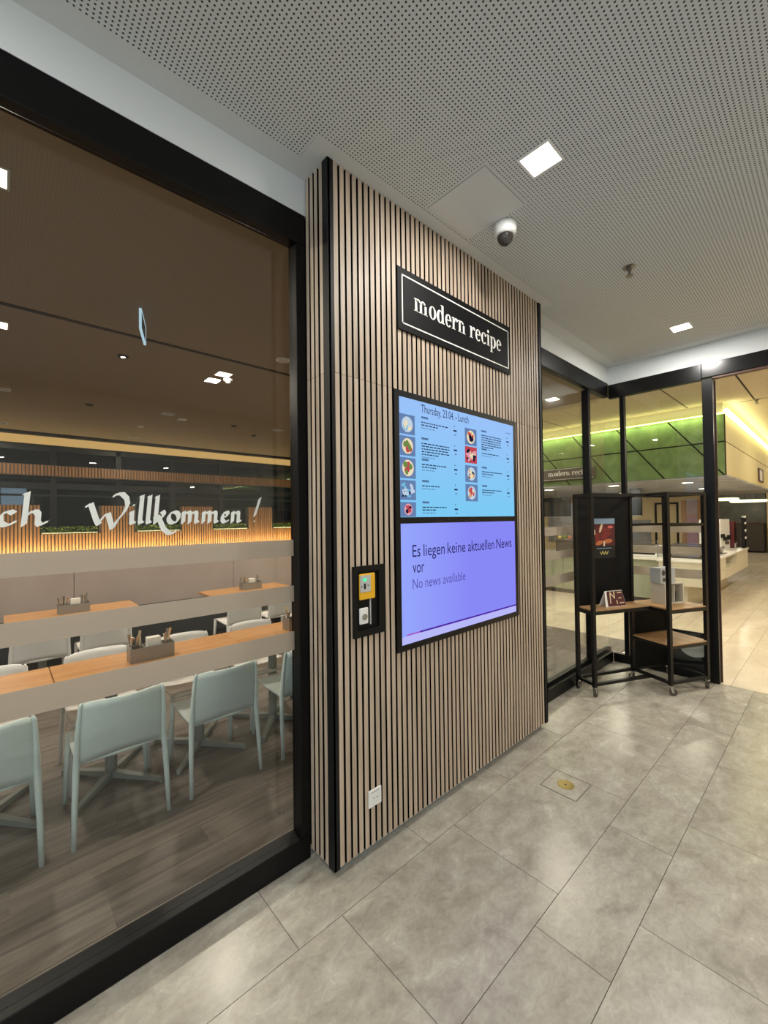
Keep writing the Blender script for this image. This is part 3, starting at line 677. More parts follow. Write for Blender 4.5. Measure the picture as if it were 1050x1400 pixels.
Lp = [(0.012, -0.012), (0.70, -0.012), (0.70, -0.222), (1.212, -0.222), (1.212, 0.222), (0.012, 0.222)]
tag(G().prism(Lp, 0.8175, 0.829).build('shelf', 'rack_oak', RK), 'L-shaped oak shelf')
tag(G().prism([(0.7, -0.222), (1.212, -0.222), (1.212, 0.222), (0.7, 0.222)], 0.4705, 0.482).build('shelf', 'rack_oak', RK), 'lower oak shelf')
G().box(hw, 0.71 - hw, 0.203, 0.216, 0.83, 1.93).build('back_panel', 'black_board', RK)
G().box(0.71 + hw, 1.2 - hw, 0.203, 0.216, 0.132, 0.44).box(0.71 + hw, 1.2 - hw, 0.203, 0.216, 0.483, 0.783).build('back_panel', 'black_board', RK)
for (u, v, an) in ((0, 0, 0.4), (0, 0.21, 1.2), (0.71, -0.21, -0.5), (1.2, -0.21, 0.9), (1.2, 0.21, 0.2), (0.71, 0.21, 1.5)):
    c = G().box(u - 0.014, u + 0.014, v - 0.014, v + 0.014, 0.078, 0.095).build('caster', 'chrome', RK)
    ca, sa = math.cos(an), math.sin(an); wx, wy = u + 0.018 * ca, v + 0.018 * sa
    G().tube([(wx - sa * 0.011, wy + ca * 0.011, 0.032), (wx + sa * 0.011, wy - ca * 0.011, 0.032)], 0.032, 18).build('wheel', 'dark_cabinet', c)
    f2 = G()
    for q in (-1, 1):
        ox, oy = -sa * 0.0135 * q, ca * 0.0135 * q
        f2.add([(u - ca * 0.012 + ox, v - sa * 0.012 + oy, 0.079), (u + ca * 0.014 + ox, v + sa * 0.014 + oy, 0.079), (wx + ca * 0.012 + ox, wy + sa * 0.012 + oy, 0.028), (wx - ca * 0.012 + ox, wy - sa * 0.012 + oy, 0.028)], [(0, 1, 2, 3)])
    f2.build('fork', 'chrome', c)
# poster on the rack's board
def on_rack(u, v, z): return (3.03 + u * math.cos(math.radians(-25)) - v * math.sin(math.radians(-25)), -0.04 + u * math.sin(math.radians(-25)) + v * math.cos(math.radians(-25)), z)
po = thing('poster', 'dark food poster pinned on the black back board of the rack', 'poster', on_rack(0.35, 0.2025, 1.30), math.radians(-25))
G().box(-0.145, 0.145, -0.002, 0, 0, 0.42).build('sheet', 'poster_black', po)
def flat(name, m, rects, par, y=-0.0026):
    g = G()
    for (x0, x1, z0, z1) in rects: g.add([(x0, y, z0), (x1, y, z0), (x1, y, z1), (x0, y, z1)], [(0, 1, 2, 3)])
    return g.build(name, m, par)
flat('sky_strip', 'poster_sky', [(-0.143, 0.143, 0.355, 0.41)], po); flat('picture', 'poster_maroon', [(-0.143, 0.143, 0.13, 0.355)], po)
for _ in range(14):
    g = G(); disc(g, random.uniform(-0.09, 0.09), random.uniform(0.19, 0.33), random.uniform(0.02, 0.05), random.uniform(0.01, 0.03), -0.0030 - 0.00003 * _, 10, random.random() * 3); g.build('picture_food', 'poster_red', po)
for (cx, cz, rx, rz, an, m_) in ((-0.04, 0.31, 0.05, 0.014, 1.2, 'poster_cream'), (-0.12, 0.27, 0.03, 0.008, 1.6, 'poster_cream'), (0.0, 0.15, 0.03, 0.012, 1.5, 'poster_cream'), (0.05, 0.175, 0.06, 0.022, 0.1, 'poster_orange'), (-0.06, 0.16, 0.05, 0.022, 0.3, 'poster_orange')):
    g = G(); disc(g, cx, cz, rx, rz, -0.0040 if m_ == 'poster_cream' else -0.0036, 12, an); g.build('picture_food', m_, po)
g = G(); disc(g, 0.085, 0.32, 0.035, 0.014, -0.0036, 12); g.build('badge', 'poster_pink', po)
flat('caption_line', 'poster_sky', [(-0.095, 0.095, 0.098, 0.106)], po)
g = G()
for k in range(6): disc(g, -0.045 + 0.018 * k, 0.052 + 0.006 * (k % 2), 0.022, 0.005, -0.003, 8, 1.1 if k % 2 else -1.1)
g.build('scrawl', 'poster_yellow', po)
# tent card
tc = thing('table_card', 'dark red printed tent card on the rack shelf below the poster', 'card', on_rack(0.34, 0.10, 0.831), math.radians(-25))
G().add([(-0.13, -0.045, 0), (0.13, -0.045, 0), (0.12, 0.0, 0.15), (-0.10, 0.0, 0.15), (-0.13, 0.045, 0), (0.13, 0.045, 0)], [(0, 1, 2, 3), (3, 2, 5, 4)]).build('folded_card', 'napkin', tc).modifiers.new('s', 'SOLIDIFY').thickness = 0.003
def card_pt(x, t): return (x, -0.0465 + 0.045 * t, 0.15 * t)
g = G(); g.add([card_pt(-0.10, 0.03), card_pt(0.127, 0.03), card_pt(0.118, 0.97), card_pt(-0.078, 0.97)], [(0, 1, 2, 3)]); g.build('print', 'poster_maroon', tc)
g = G()
for (x0, t0, x1, t1, w) in ((-0.06, 0.2, -0.04, 0.9, 0.013), (-0.04, 0.9, 0.0, 0.55, 0.012), (0.0, 0.5, 0.012, 0.95, 0.014), (0.022, 0.15, 0.024, 0.4, 0.012), (0.05, 0.85, 0.105, 0.85, 0.014), (0.05, 0.5, 0.09, 0.52, 0.012), (0.052, 0.2, 0.11, 0.2, 0.014)):
    a_, b_ = card_pt(x0, t0), card_pt(x1, t1); d_ = (Vector(b_) - Vector(a_)).normalized(); nn = Vector((-d_.z, 0, d_.x)) * w / 2
    off = Vector((0, -0.0012, 0)); g.add([tuple(Vector(a_) - nn + off), tuple(Vector(b_) - nn + off), tuple(Vector(b_) + nn + off), tuple(Vector(a_) + nn + off)], [(0, 1, 2, 3)])
g.build('print_shapes', 'poster_cream', tc)
# white shelf box with dark bottles, carton on top
wbx = thing('open_box', 'white open-fronted box on the right of the rack shelf', 'box', on_rack(0.99, 0.03, 0.8295), math.radians(-25))
for nm, a in (('side_panel', (-0.13, -0.118, -0.08, 0.08, 0, 0.20)), ('side_panel', (0.118, 0.13, -0.08, 0.08, 0, 0.20)), ('side_panel', (-0.005, 0.005, -0.08, 0.068, 0.012, 0.19)), ('top_panel', (-0.13, 0.13, -0.08, 0.08, 0.2, 0.212)), ('bottom_panel', (-0.118, 0.118, -0.08, 0.08, 0, 0.012)), ('back_panel', (-0.118, 0.118, 0.068, 0.08, 0.012, 0.2))):
    G().box(*a).build(nm, 'cream_body', wbx)
for xo, lb in ((-0.06, 'dark bottle in the left bay of the open white box'), (0.055, 'dark bottle in the right bay of the open white box')):
    t = thing('bottle', lb, 'bottle', on_rack(0.99 + xo, 0.02, 0.842), 0, 'bottles in the white box')
    G().lathe([(0.03, 0), (0.032, 0.01), (0.032, 0.10), (0.014, 0.13), (0.012, 0.15)], 16).build('body', 'black_satin', t, smooth=True); G().lathe([(0.014, 0.15), (0.014, 0.168)], 12).build('cap', 'poster_yellow', t)
ct = thing('carton', 'small white carton with dark print on top of the open box', 'carton', on_rack(0.93, 0.03, 1.042), math.radians(-25))
G().box(-0.10, 0.10, -0.06, 0.06, 0, 0.155).build('carton_body', 'grey_plastic', ct, bevel=0.003)
flat('print_panel', 'black_board', [(-0.005, 0.045, 0.01, 0.145)], ct, -0.0608); g = G(); disc(g, -0.06, 0.105, 0.024, 0.03, -0.0608, 14); disc(g, -0.055, 0.035, 0.02, 0.022, -0.0608, 14); g.build('print_spots', 'dark_cabinet', ct)


# ================================================================== DINING ROOM
def make_chair(name, label, mat, group):
    t = thing(name, label, 'chair', (0, 0, 0), 0, group)
    NU, NV = 14, 8
    def surf(fn, nu, nv, th, nm):
        vs = [fn(-1 + 2 * i / nu, j / nv) for j in range(nv + 1) for i in range(nu + 1)]
        fs = [(j * (nu + 1) + i, j * (nu + 1) + i + 1, (j + 1) * (nu + 1) + i + 1, (j + 1) * (nu + 1) + i) for j in range(nv) for i in range(nu)]
        o = G().add(vs, fs).build(nm, mat, t, smooth=True); s = o.modifiers.new('solid', 'SOLIDIFY'); s.thickness = th; s.offset = 0
        return o
    def back(u, v):
        w = 0.214 - 0.012 * v - (0.016 * max(0, v - 0.9) / 0.1) * (abs(u) ** 6)
        z = 0.425 + 0.345 * v + (-0.012 * abs(u) ** 8 if v > 0.9 else 0) + 0.02 * (1 - u * u) * (1 - v)
        return (u * w, -0.205 - 0.068 * (1 - u * u) * (0.3 + 0.7 * v) - 0.030 * v, z)
    surf(back, NU, NV, 0.011, 'backrest')
    def seat(u, v):
        w = 0.214 + 0.006 * math.sin(v * 3.14)
        dip = -0.018 * (1 - u * u) * math.sin(min(1, v * 1.1) * 3.14)
        return (u * w, -0.205 - 0.016 * (1 - u * u) * (1 - v) + 0.45 * v, 0.43 + 0.022 * v + dip - 0.02 * max(0, v - 0.88) / 0.12)
    surf(seat, NU, 10, 0.014, 'seat')
    for s in (-1, 1):
        G().tube([(s * 0.232, -0.25, 0), (s * 0.226, -0.228, 0.22), (s * 0.217, -0.209, 0.43), (s * 0.212, -0.224, 0.6), (s * 0.203, -0.240, 0.745), (s * 0.196, -0.241, 0.764)], [0.0125, 0.0145, 0.017, 0.013, 0.010, 0.006], 12).build('leg', mat, t, smooth=True)
        G().tube([(s * 0.224, 0.255, 0), (s * 0.216, 0.235, 0.22), (s * 0.206, 0.222, 0.44)], [0.0125, 0.015, 0.018], 12).build('leg', mat, t, smooth=True)
    return t
ch0 = make_chair('dining_chair', 'pale plastic chair tinted for cool light at the front table, second from left', 'chair_cool_tint', 'chairs tinted for cool light along the window side of the front table')
ch0.location = (-0.66, 1.35, 0)
copy_tree(ch0, (-1.255, 1.35, 0), 0.0, 'pale plastic chair tinted for cool light cut by the left picture edge at the front table')
copy_tree(ch0, (-0.065, 1.355, 0), 0.0, 'pale plastic chair tinted for cool light right of the cutlery box at the front table')
copy_tree(ch0, (0.565, 1.345, 0), 0.0, 'pale plastic chair tinted for cool light half hidden by the black window jamb')
chw = make_chair('dining_chair', 'white plastic chair opposite the front table, at the left picture edge', 'chair_white', 'white chairs across the front table')
chw.location = (-1.25, 1.92, 0); chw.rotation_euler = (0, 0, math.pi)
for x, lb in ((-0.625, 'white plastic chair facing the window, behind the front cutlery box'), (-0.03, 'white plastic chair facing the window, just right of the front cutlery box'), (0.583, 'white plastic chair facing the window, left of the right cutlery box'), (1.17, 'white plastic chair facing the window, furthest right at the front table')):
    copy_tree(chw, (x, 1.92, 0), math.pi, lb)
for x, lb in ((-0.89, 'white chair at the second table row, at the left picture edge'), (-0.36, 'white chair at the second table row, left of the gap between tables'), (1.13, 'white chair at the second table row, right of the gap between tables'), (1.68, 'white chair at the second table row, beside the window jamb'), (-1.45, 'white chair at the second table row, beyond the left picture edge')):
    c = copy_tree(chw, (x, 3.72, 0), 0.0, lb); c['group'] = 'white chairs at the second table row'

def make_table(label, group):
    t = thing('dining_table', label, 'table', (0, 0, 0), 0, group)
    G().box(-0.598, 0.598, -0.34, 0.34, 0.71, 0.74).build('tabletop', 'table_oak', t, bevel=0.004)
    for s in (-1, 1):
        c = G().lathe([(0.04, 0.04), (0.036, 0.08), (0.036, 0.705), (0.12, 0.708)], 18, (s * 0.29, 0, 0)).build('column', 'table_leg_metal', t, smooth=True)
        for (ax, ay) in ((1, 1), (-1, 1), (1, -1), (-1, -1)):
            x, y = s * 0.29 + ax * 0.235, ay * 0.285; dx, dy = y * 0 + (-ay * 0.285), ax * 0.235; l = math.hypot(dx, dy); dx, dy = dx / l * 0.022, dy / l * 0.022
            p0 = (s * 0.29, 0.0)
            lo = [(p0[0] - dx, p0[1] - dy), (p0[0] + dx, p0[1] + dy), (x + dx * 0.7, y + dy * 0.7), (x - dx * 0.7, y - dy * 0.7)]
            if ax * ay < 0: lo = lo[::-1]
            g = G(); g.add([(a, b, 0.012) for a, b in lo] + [(a, b, 0.055 if i in ((0, 1) if ax * ay > 0 else (2, 3)) else 0.03) for i, (a, b) in enumerate(lo)],
                           [(0, 1, 2, 3), (7, 6, 5, 4), (0, 4, 5, 1), (1, 5, 6, 2), (2, 6, 7, 3), (3, 7, 4, 0)])
            g.tube([(x, y, 0), (x, y, 0.014)], 0.012, 8); g.build('foot', 'table_leg_metal', c)
    return t
t0 = make_table('oak table in the front row carrying the large cutlery box', 'oak tables of the front row'); t0.location = (-0.33, 1.72, 0)
copy_tree(t0, (-1.53, 1.72, 0), 0.0, 'oak table in the front row at the left picture edge')
copy_tree(t0, (0.87, 1.72, 0), 0.0, 'oak table in the front row running behind the window jamb')
for x, lb in ((-0.55, 'oak table in the second row left of the gap'), (1.485, 'oak table in the second row right of the gap')):
    c = copy_tree(t0, (x, 4.15, 0), 0.0, lb); c['group'] = 'oak tables of the second row'

def make_caddy(label, loc, rz):
    t = thing('cutlery_caddy', label, 'cutlery box', loc, rz, 'cutlery boxes on the tables')
    for nm, a in (('side_board', (-0.135, 0.135, -0.06, -0.052, 0, 0.10)), ('side_board', (-0.135, 0.135, 0.052, 0.06, 0, 0.10)), ('end_board', (-0.143, -0.135, -0.06, 0.06, 0, 0.112)), ('end_board', (0.135, 0.143, -0.06, 0.06, 0, 0.112)), ('base_board', (-0.135, 0.135, -0.052, 0.052, 0, 0.008)), ('divider', (-0.05, -0.044, -0.052, 0.052, 0.008, 0.095)), ('divider', (0.07, 0.076, -0.052, 0.052, 0.008, 0.095))):
        G().box(*a).build(nm, 'caddy_wood', t)
    G().box(-0.03, 0.06, -0.03, 0.03, 0.01, 0.155).build('napkin_stack', 'napkin', t, bevel=0.006)
    for k in range(11):
        x = -0.125 + 0.012 * (k % 6) + random.uniform(-0.003, 0.003) if k < 6 else 0.085 + 0.01 * (k - 6); yy = random.uniform(-0.04, 0.04); tx_, ty = random.uniform(-0.02, 0.02), random.uniform(-0.02, 0.02); h = random.uniform(0.155, 0.205)
        g = G(); g.tube([(x, yy, 0.012), (x + tx_ * 0.6, yy + ty * 0.6, h * 0.7), (x + tx_, yy + ty, h)], [0.004, 0.005, 0.0105], 8); g.build('cutlery', 'cutlery_steel' if k % 3 else 'steel', t)
    return t
make_caddy('large cutlery box with napkins on the front table, mid window', (-0.365, 1.76, 0.74), 0.0)
make_caddy('cutlery box on the front table half hidden by the window jamb', (0.87, 1.74, 0.74), 0.0)
make_caddy('cutlery box on the second row table at left', (-0.572, 4.12, 0.74), 0.0)
make_caddy('cutlery box on the second row table at right', (1.52, 4.17, 0.74), 0.0)

# ---- bench and glossy half-height partition
bn = thing('bench', 'dark upholstered bench along the mauve partition', 'bench', (0, 4.98, 0))
G().box(-6.5, 5.2, -0.22, 0.2, 0.1, 0.36).build('bench_base', 'bench_dark', bn); G().box(-6.5, 5.2, -0.24, 0.2, 0.36, 0.46).build('seat_pad', 'bench_dark', bn, bevel=0.02); G().box(-6.5, 5.2, 0.14, 0.2, 0.46, 0.545).build('back_pad', 'bench_dark', bn, bevel=0.015)
pt = thing('partition', 'glossy mauve half-height partition behind the bench', 'partition', (0, 5.2, 0))
for k in range(-3, 3):
    x0 = 1.70 + 2.15 * (k - 0); x1 = min(x0 + 2.145, 5.2)
    if x0 < 5.2: G().box(x0, x1, 0.0, 0.04, 0.0, 1.2).build('panel', 'gloss_mauve', pt, bevel=0.002)
G().box(-4.75, 5.2, 0.04, 0.10, 0.0, 1.19).build('backing', 'bench_dark', pt)

# ---- back wall: warm slats, beam, dark window, planters
wbk = struct(G().box(-7, 5.3, 9.04, 9.3, 0, 1.50).build('wall_dining', 'dark_cabinet'), 'warm-lit wooden slat wall with planter niches at the back of the dining room')
PIER = [(-6.3 + 1.67 * k, -5.61 + 1.67 * k) for k in range(7)]
PIER = [(-1.28 - 1.67 * k, -0.59 - 1.67 * k) for k in (3, 2, 1, 0)] + [(0.39, 1.08), (2.05, 2.77), (3.72, 4.42)]
pg = G()
for a, b in PIER: pg.box(a, b, 9.04, 9.22, 1.50, 2.094)
pg.build('pier_backing', 'dark_cabinet', wbk)
slg = G(); x = -6.9
while x < 5.25:
    top = 1.513
    for a, b in PIER:
        if a - 0.001 <= x and x + 0.036 <= b + 0.001: top = 2.094
    slg.box(x, x + 0.036, 9.01, 9.04, 0.3, top); x += 0.056
tag(slg.build('slats', 'warm_slat', wbk), kind='stuff')
bmw = G().box(-7, 5.3, 9.06, 9.20, 2.68, 2.90).build('beam', 'dark_cabinet', wbk)
sl2 = G(); x = -6.9
while x < 5.25: sl2.box(x, x + 0.036, 9.04, 9.06, 2.69, 2.89); x += 0.056
tag(sl2.build('beam_slats', 'warm_slat', wbk), kind='stuff')
G().box(-7, 5.3, 8.98, 9.3, 3.325, HD).build('glowing_cove_band', 'cove', wbk)  # lit band made to glow by itself
G().box(-7, 5.3, 8.70, 9.01, 1.06, 1.10).build('light_ledge', 'dark_cabinet', wbk)
ll = G().box(-6.9, 5.2, 8.82, 8.84, 1.10, 1.108).build('ledge_light', 'warm_led', wbk)
area('ledge_glow', (-0.8, 8.84, 1.125), 12, 0.03, 120, (1.0, 0.76, 0.38), (math.radians(155), 0, 0))
w4 = struct(obj('window_4', None), 'dark window band behind the wooden piers')
G().box(-7, 5.3, 9.24, 9.25, 1.50, 3.325).build('pane', 'dark_pane', w4)
for k in range(-6, 5): G().box(0.73 + 1.14 * k, 0.83 + 1.14 * k, 9.2, 9.3, 1.50, 3.325).build('mullion', 'black_metal', w4)
G().box(-7, 5.3, 9.21, 9.3, 2.43, 2.55).build('transom', 'black_metal', w4); G().box(-7, 5.3, 9.2, 9.3, 3.2, 3.325).build('transom', 'black_metal', w4)
G().box(-7, 5.3, 9.21, 9.3, 2.28, 2.32).build('transom', 'black_metal', w4)
NICHE = [(PIER[i][1], PIER[i + 1][0]) for i in range(2, 6)] + [(4.42, 5.2)]
for i, (a, b) in enumerate(NICHE):
    lbs = ('moss planter strip beyond the left picture edge', 'moss planter strip in the niche between the letter h and capital W', 'moss planter strip in the second visible niche, below the letter k', 'moss planter strip in the third visible niche, below the letter n', 'moss planter strip in the niche beside the window jamb')
    t = thing('moss_planter', lbs[i], 'planter', ((a + b) / 2, 9.12, 1.513), 0, 'moss planters in the slat wall')
    w = (b - a) / 2 - 0.02
    G().box(-w, w, -0.09, 0.06, 0, 0.03).build('tray', 'dark_cabinet', t)
    g = G()
    for q in range(420):
        cx, cy, cz = random.uniform(-w, w), random.uniform(-0.08, 0.05), 0.03 + random.uniform(0, 0.11); s = random.uniform(0.012, 0.026); a1 = random.random() * 6.3
        dx, dy = math.cos(a1) * s, math.sin(a1) * s; dz = random.uniform(-0.01, 0.02)
        g.add([(cx - dx, cy - dy, cz), (cx + dy * 0.5, cy - dx * 0.5, cz + dz), (cx + dx, cy + dy, cz + dz * 0.5), (cx - dy * 0.5, cy + dx * 0.5, cz + s)], [(0, 1, 2, 3)])
    tag(g.build('moss_leaves', 'moss', t), kind='stuff')
    area('planter_glow', ((a + b) / 2, 9.02, 1.53), b - a - 0.06, 0.01, 0.9, (1.0, 0.98, 0.5), (math.radians(120), 0, 0))
# outside the dark window: dark backdrop added, its gap shows a daylight patch
struct(G().box(-14, 12, 9.5, 24, -0.2, -0.1).build('ground_outside', 'asphalt'), 'dark ground outside the rear window')
nb = thing('backdrop_building', 'added dark backdrop building outside the rear window, gap left for daylight', 'building', (0, 13, 0))
G().box(-0.5, 14, 0, 4, -0.1, 9).box(-14, -1.15, 0, 4, -0.1, 9).box(-1.15, -0.5, 0.0, 4, -0.1, 1.5).box(-1.15, -0.5, 0.0, 4, 3.1, 9).build('wall', 'backdrop_dark', nb)

# ---- dining ceiling fittings
WD = (1.0, 0.88, 0.73)
DL = [(-1.21, 3.22, 1, 'lit square light in the dining ceiling at the left picture edge'), (0.76, 3.21, 1, 'lit square light in the dining ceiling beside the window jamb'), (-1.16, 5.57, 0, 'dimmed square light at the left picture edge, second ceiling row'),
      (0.81, 5.59, 0, 'dimmed square light in the second ceiling row, mid window'), (0.84, 8.07, 0, 'dimmed square light by the cove, mid window'), (-1.16, 8.0, 0, 'dimmed square light by the cove at left'), (2.75, 5.6, 0, 'dimmed square light in the second ceiling row behind the slatted wall'), (2.75, 3.2, 1, 'lit square light in the dining ceiling right of the slatted wall'), (-3.1, 3.2, 1, 'lit square light in the dining ceiling left of the picture'), (-1.235, 1.12, 1, 'bright square light above the front tables at the picture edge'), (4.8, 1.16, 1, 'lit square light in the ceiling just behind the glass corner'), (4.6, 3.2, 1, 'lit square light in the dining ceiling near the canteen')]
for x, y, on, lb in DL:
    downlight('dining_light', lb, x, y, HD, 0.15, 'lamp_dine' if on else 'lamp_off', P_DINE, WD, 'square lights in the dining ceiling', 'grey_plastic', bool(on))
    if not on: area('dim', (x, y, HD - 0.01), 0.14, 0.14, P_DINE * 0.45, WD)
for x, y, lb in ((-0.24, 3.33, 'small round spot in the ceiling behind the hanging sign'), (-0.216, 5.72, 'small dark spot in the ceiling above the capital W'), (1.96, 5.76, 'small dark spot in the ceiling near the window jamb'), (2.62, 6.35, 'small dark spot close to the cove near the window jamb')):
    t = thing('ceiling_spot', lb, 'spotlight', (x, y, HD), 0, 'small spots in the dining ceiling')
    G().lathe([(0.05, 0), (0.05, -0.012), (0.04, -0.014)], 20).build('trim_ring', 'dark_groove', t); G().lathe([(0.022, -0.013), (0.02, -0.016)], 14).build('lens', 'lamp_dine' if y < 4 else 'dark_groove', t)
for x, y, r, lb in ((1.06, 2.35, 0.075, 'round white speaker in the dining ceiling by the window jamb'), (1.09, 5.82, 0.07, 'round white speaker disc beside the dimmed light'), (0.70, 6.85, 0.05, 'round white detector near the cove')):
    t = thing('ceiling_disc', lb, 'speaker', (x, y, HD), 0, 'round fittings in the dining ceiling')
    G().lathe([(r, 0), (r, -0.01), (r * 0.8, -0.016)], 24).build('rim', 'camera_white', t); G().lathe([(r * 0.78, -0.0155), (r * 0.6, -0.018)], 20).build('grille', 'grey_plastic', t)
sd = thing('smoke_detector', 'white smoke detector under the square light by the window jamb', 'detector', (0.86, 3.32, HD))
G().lathe([(0.055, 0), (0.055, -0.02), (0.03, -0.03), (0.028, -0.055), (0.01, -0.06)], 20).build('body', 'camera_white', sd, smooth=True); G().lathe([(0.056, -0.008), (0.056, -0.012)], 20).build('slot_ring', 'dark_groove', sd)
ex = thing('hanging_sign', 'thin glowing sign hanging from the dining ceiling track', 'sign', (-0.315, 2.19, HD), math.radians(72))
G().box(-0.17, 0.17, -0.006, 0.006, -0.195, -0.04).build('sign_plate', 'dark_groove', ex)
g = G().box(-0.17, 0.17, -0.009, 0.009, -0.202, -0.192).box(-0.17, 0.17, -0.009, 0.009, -0.05, -0.04).box(-0.175, -0.165, -0.009, 0.009, -0.202, -0.04).box(0.165, 0.175, -0.009, 0.009, -0.202, -0.04); g.build('lit_edge', 'exit_glow', ex)
G().tube([(-0.12, 0, -0.04), (-0.12, 0, 0)], 0.004, 6).tube([(0.12, 0, -0.04), (0.12, 0, 0)], 0.004, 6).build('hanger', 'steel', ex)

# ================================================================== CANTEEN
cn = thing('servery_canopy', 'green panelled canopy with glowing light edge above the servery', 'canopy', (7.0, -0.5, 2.33))
def cbox(g, x0, x1, y0, y1, z0, z1): return g.box(x0 - 7.0, x1 - 7.0, y0 + 0.5, y1 + 0.5, z0 - 2.33, z1 - 2.33)
cbox(G(), 7.02, 14.5, -0.48, 7.5, 2.34, 3.29).build('core', 'dark_groove', cn)
cbox(G(), 7.0, 14.5, -0.5, 7.5, 2.32, 2.34).build('soffit', 'concrete', cn)
# parallelogram panels on the face towards the door
def clip_poly(poly, ymin):
    out = []
    for i in range(len(poly)):
        a, b = poly[i], poly[(i + 1) % len(poly)]
        if a[0] >= ymin: out.append(a)
        if (a[0] - ymin) * (b[0] - ymin) < 0:
            t = (ymin - a[0]) / (b[0] - a[0]); out.append((ymin, a[1] + t * (b[1] - a[1])))
    return out
def yline(y_top, z): return y_top - (3.26 - z) * 0.77
for k in range(-1, 10):
    yt = 0.234 + 0.785 * k
    for z0, z1 in ((2.345, 2.850), (2.872, 3.285)):
        gpx = 0.014
        poly = [(yline(yt - 0.785, z0) + gpx, z0), (yline(yt, z0) - gpx, z0), (yline(yt, z1) - gpx, z1), (yline(yt - 0.785, z1) + gpx, z1)]
        poly = clip_poly(poly, -0.485)
        if len(poly) >= 3: G().prismX([(a + 0.5, b - 2.33) for a, b in poly], 0.0, 0.02).build('green_panel', 'green_moss_panel', cn)
for z0, z1 in ((2.345, 2.850), (2.865, 3.285)):
    for k in range(3): cbox(G(), 7.02 + 2.5 * k, 7.02 + 2.5 * k + 2.494, -0.5, -0.48, z0, z1).build('side_panel', 'pale_wood_panel', cn)
cbox(G(), 7.0, 7.02, -0.5, -0.485, 2.34, 3.29).build('edge_trim', 'dark_groove', cn)
cbox(G(), 6.985, 7.0, -0.5, 7.5, 3.285, 3.305).build('light_strip', 'led_thin', cn)
cbox(G(), 7.0, 14.5, -0.53, -0.50, 3.285, 3.36).build('light_strip', 'led', cn)
cbox(G(), 7.03, 7.05, -0.47, 7.5, 3.305, HD).build('added_gap_panel', 'cream_body', cn)  # added cream panel, lightens the dark gap above the light strip
cbox(G(), 7.05, 14.5, -0.47, -0.45, 3.305, HD).build('added_gap_panel', 'cream_body', cn)  # the same added panel along the pale canopy side
area('canopy_glow', (6.95, 3.4, 3.315), 0.03, 7.6, 9, (1.0, 0.98, 0.45), (0, math.radians(165), 0))
area('canopy_glow', (10.7, -0.56, 3.37), 7.4, 0.03, 7, (1.0, 0.95, 0.62), (math.radians(-140), 0, 0))
area('canopy_glow', (6.93, 3.4, 3.29), 0.05, 7.6, 40, (0.97, 1.0, 0.48), (0, 0, 0))
area('canopy_glow', (10.7, -0.58, 3.28), 7.4, 0.05, 9, (1.0, 0.92, 0.5), (0, 0, 0))
s2 = thing('canopy_sign', 'brown modern recipe sign on the green canopy left of the rack', 'sign', (6.96, 1.90, 2.45))
G().box(-0.02, 0.03, -0.5, 0.56, 0, 0.23).build('board', 'dark_cabinet', s2)
serif_text('modern recipe', 0, 0.085, 0.81, lambda x, z: (-0.0215, 0.39 - x, z), 0.066, s2)
G().box(-0.0215, -0.019, -0.49, 0.49, 0.012, 0.017).box(-0.0215, -0.019, -0.49, 0.49, 0.213, 0.218).build('border_line', 'sign_white', s2)
pf = thing('picture_frame', 'small brown-framed notice on the pale canopy side', 'frame', (10.95, -0.505, 2.43))
G().box(-0.35, -0.26, -0.02, 0, 0, 0.28).box(0.26, 0.35, -0.02, 0, 0, 0.28).box(-0.26, 0.26, -0.02, 0, 0, 0.025).box(-0.26, 0.26, -0.02, 0, 0.255, 0.28).build('frame', 'brown_frame', pf); G().box(-0.26, 0.26, -0.012, -0.002, 0.025, 0.255).build('sheet', 'white_plastic', pf)

# ---- servery counters
sv = thing('servery_counter', 'grey-green fronted servery counter behind the display rack', 'counter', (8.3, 0, 0))
G().box(0.06, 0.9, 0.75, 6.5, 0.0, 0.1).build('plinth', 'dark_cabinet', sv)
for k in range(6): G().box(0, 0.02, 0.75 + 0.95 * k, 1.69 + 0.95 * k, 0.1, 0.86).build('front_panel', 'counter_front', sv)
G().box(0.02, 0.9, 0.75, 6.44, 0.1, 0.86).build('carcass', 'dark_cabinet', sv); G().box(-0.03, 0.93, 0.74, 6.45, 0.86, 0.90).build('worktop', 'counter_white', sv)
tr_ = G().box(0.1, 0.13, 0.8, 6.0, 1.22, 1.235); tr_.build('guard_rail', 'chrome', sv)
for k in range(5): G().tube([(0.12, 0.8 + 1.3 * k, 0.9), (0.12, 0.8 + 1.3 * k, 1.24)], 0.012, 8).build('guard_post', 'chrome', sv)
fcn = thing('floating_counter', 'cream wall-hung counter with dark niche beyond the doorway', 'counter', (10.2, -0.07, 0.44))
G().box(-2.2, -0.52, 0, 0.02, 0.02, 0.2).build('drawer_front', 'cream_body', fcn); G().box(-2.2, -0.52, 0, 0.02, 0.206, 0.43).build('drawer_front', 'cream_body', fcn)
G().box(-0.5, 0.82, 0, 0.02, 0.0, 0.2).build('lower_panel', 'cream_body', fcn); G().box(0.82, 2.42, 0, 0.02, 0.0, 0.43).build('door_front', 'cream_body', fcn)
G().box(-2.2, -0.5, 0.02, 0.75, 0.0, 0.43).box(0.82, 2.42, 0.02, 0.75, 0.0, 0.43).box(-0.5, 0.82, 0.02, 0.75, 0.0, 0.2).box(-0.5, 0.82, 0.5, 0.75, 0.2, 0.43).build('carcass', 'cream_body', fcn)
G().box(-0.5, 0.82, 0.49, 0.5, 0.2, 0.43).build('niche_back', 'dark_cabinet', fcn); G().box(-2.22, 2.45, -0.02, 0.78, 0.43, 0.462).build('worktop', 'counter_white', fcn)
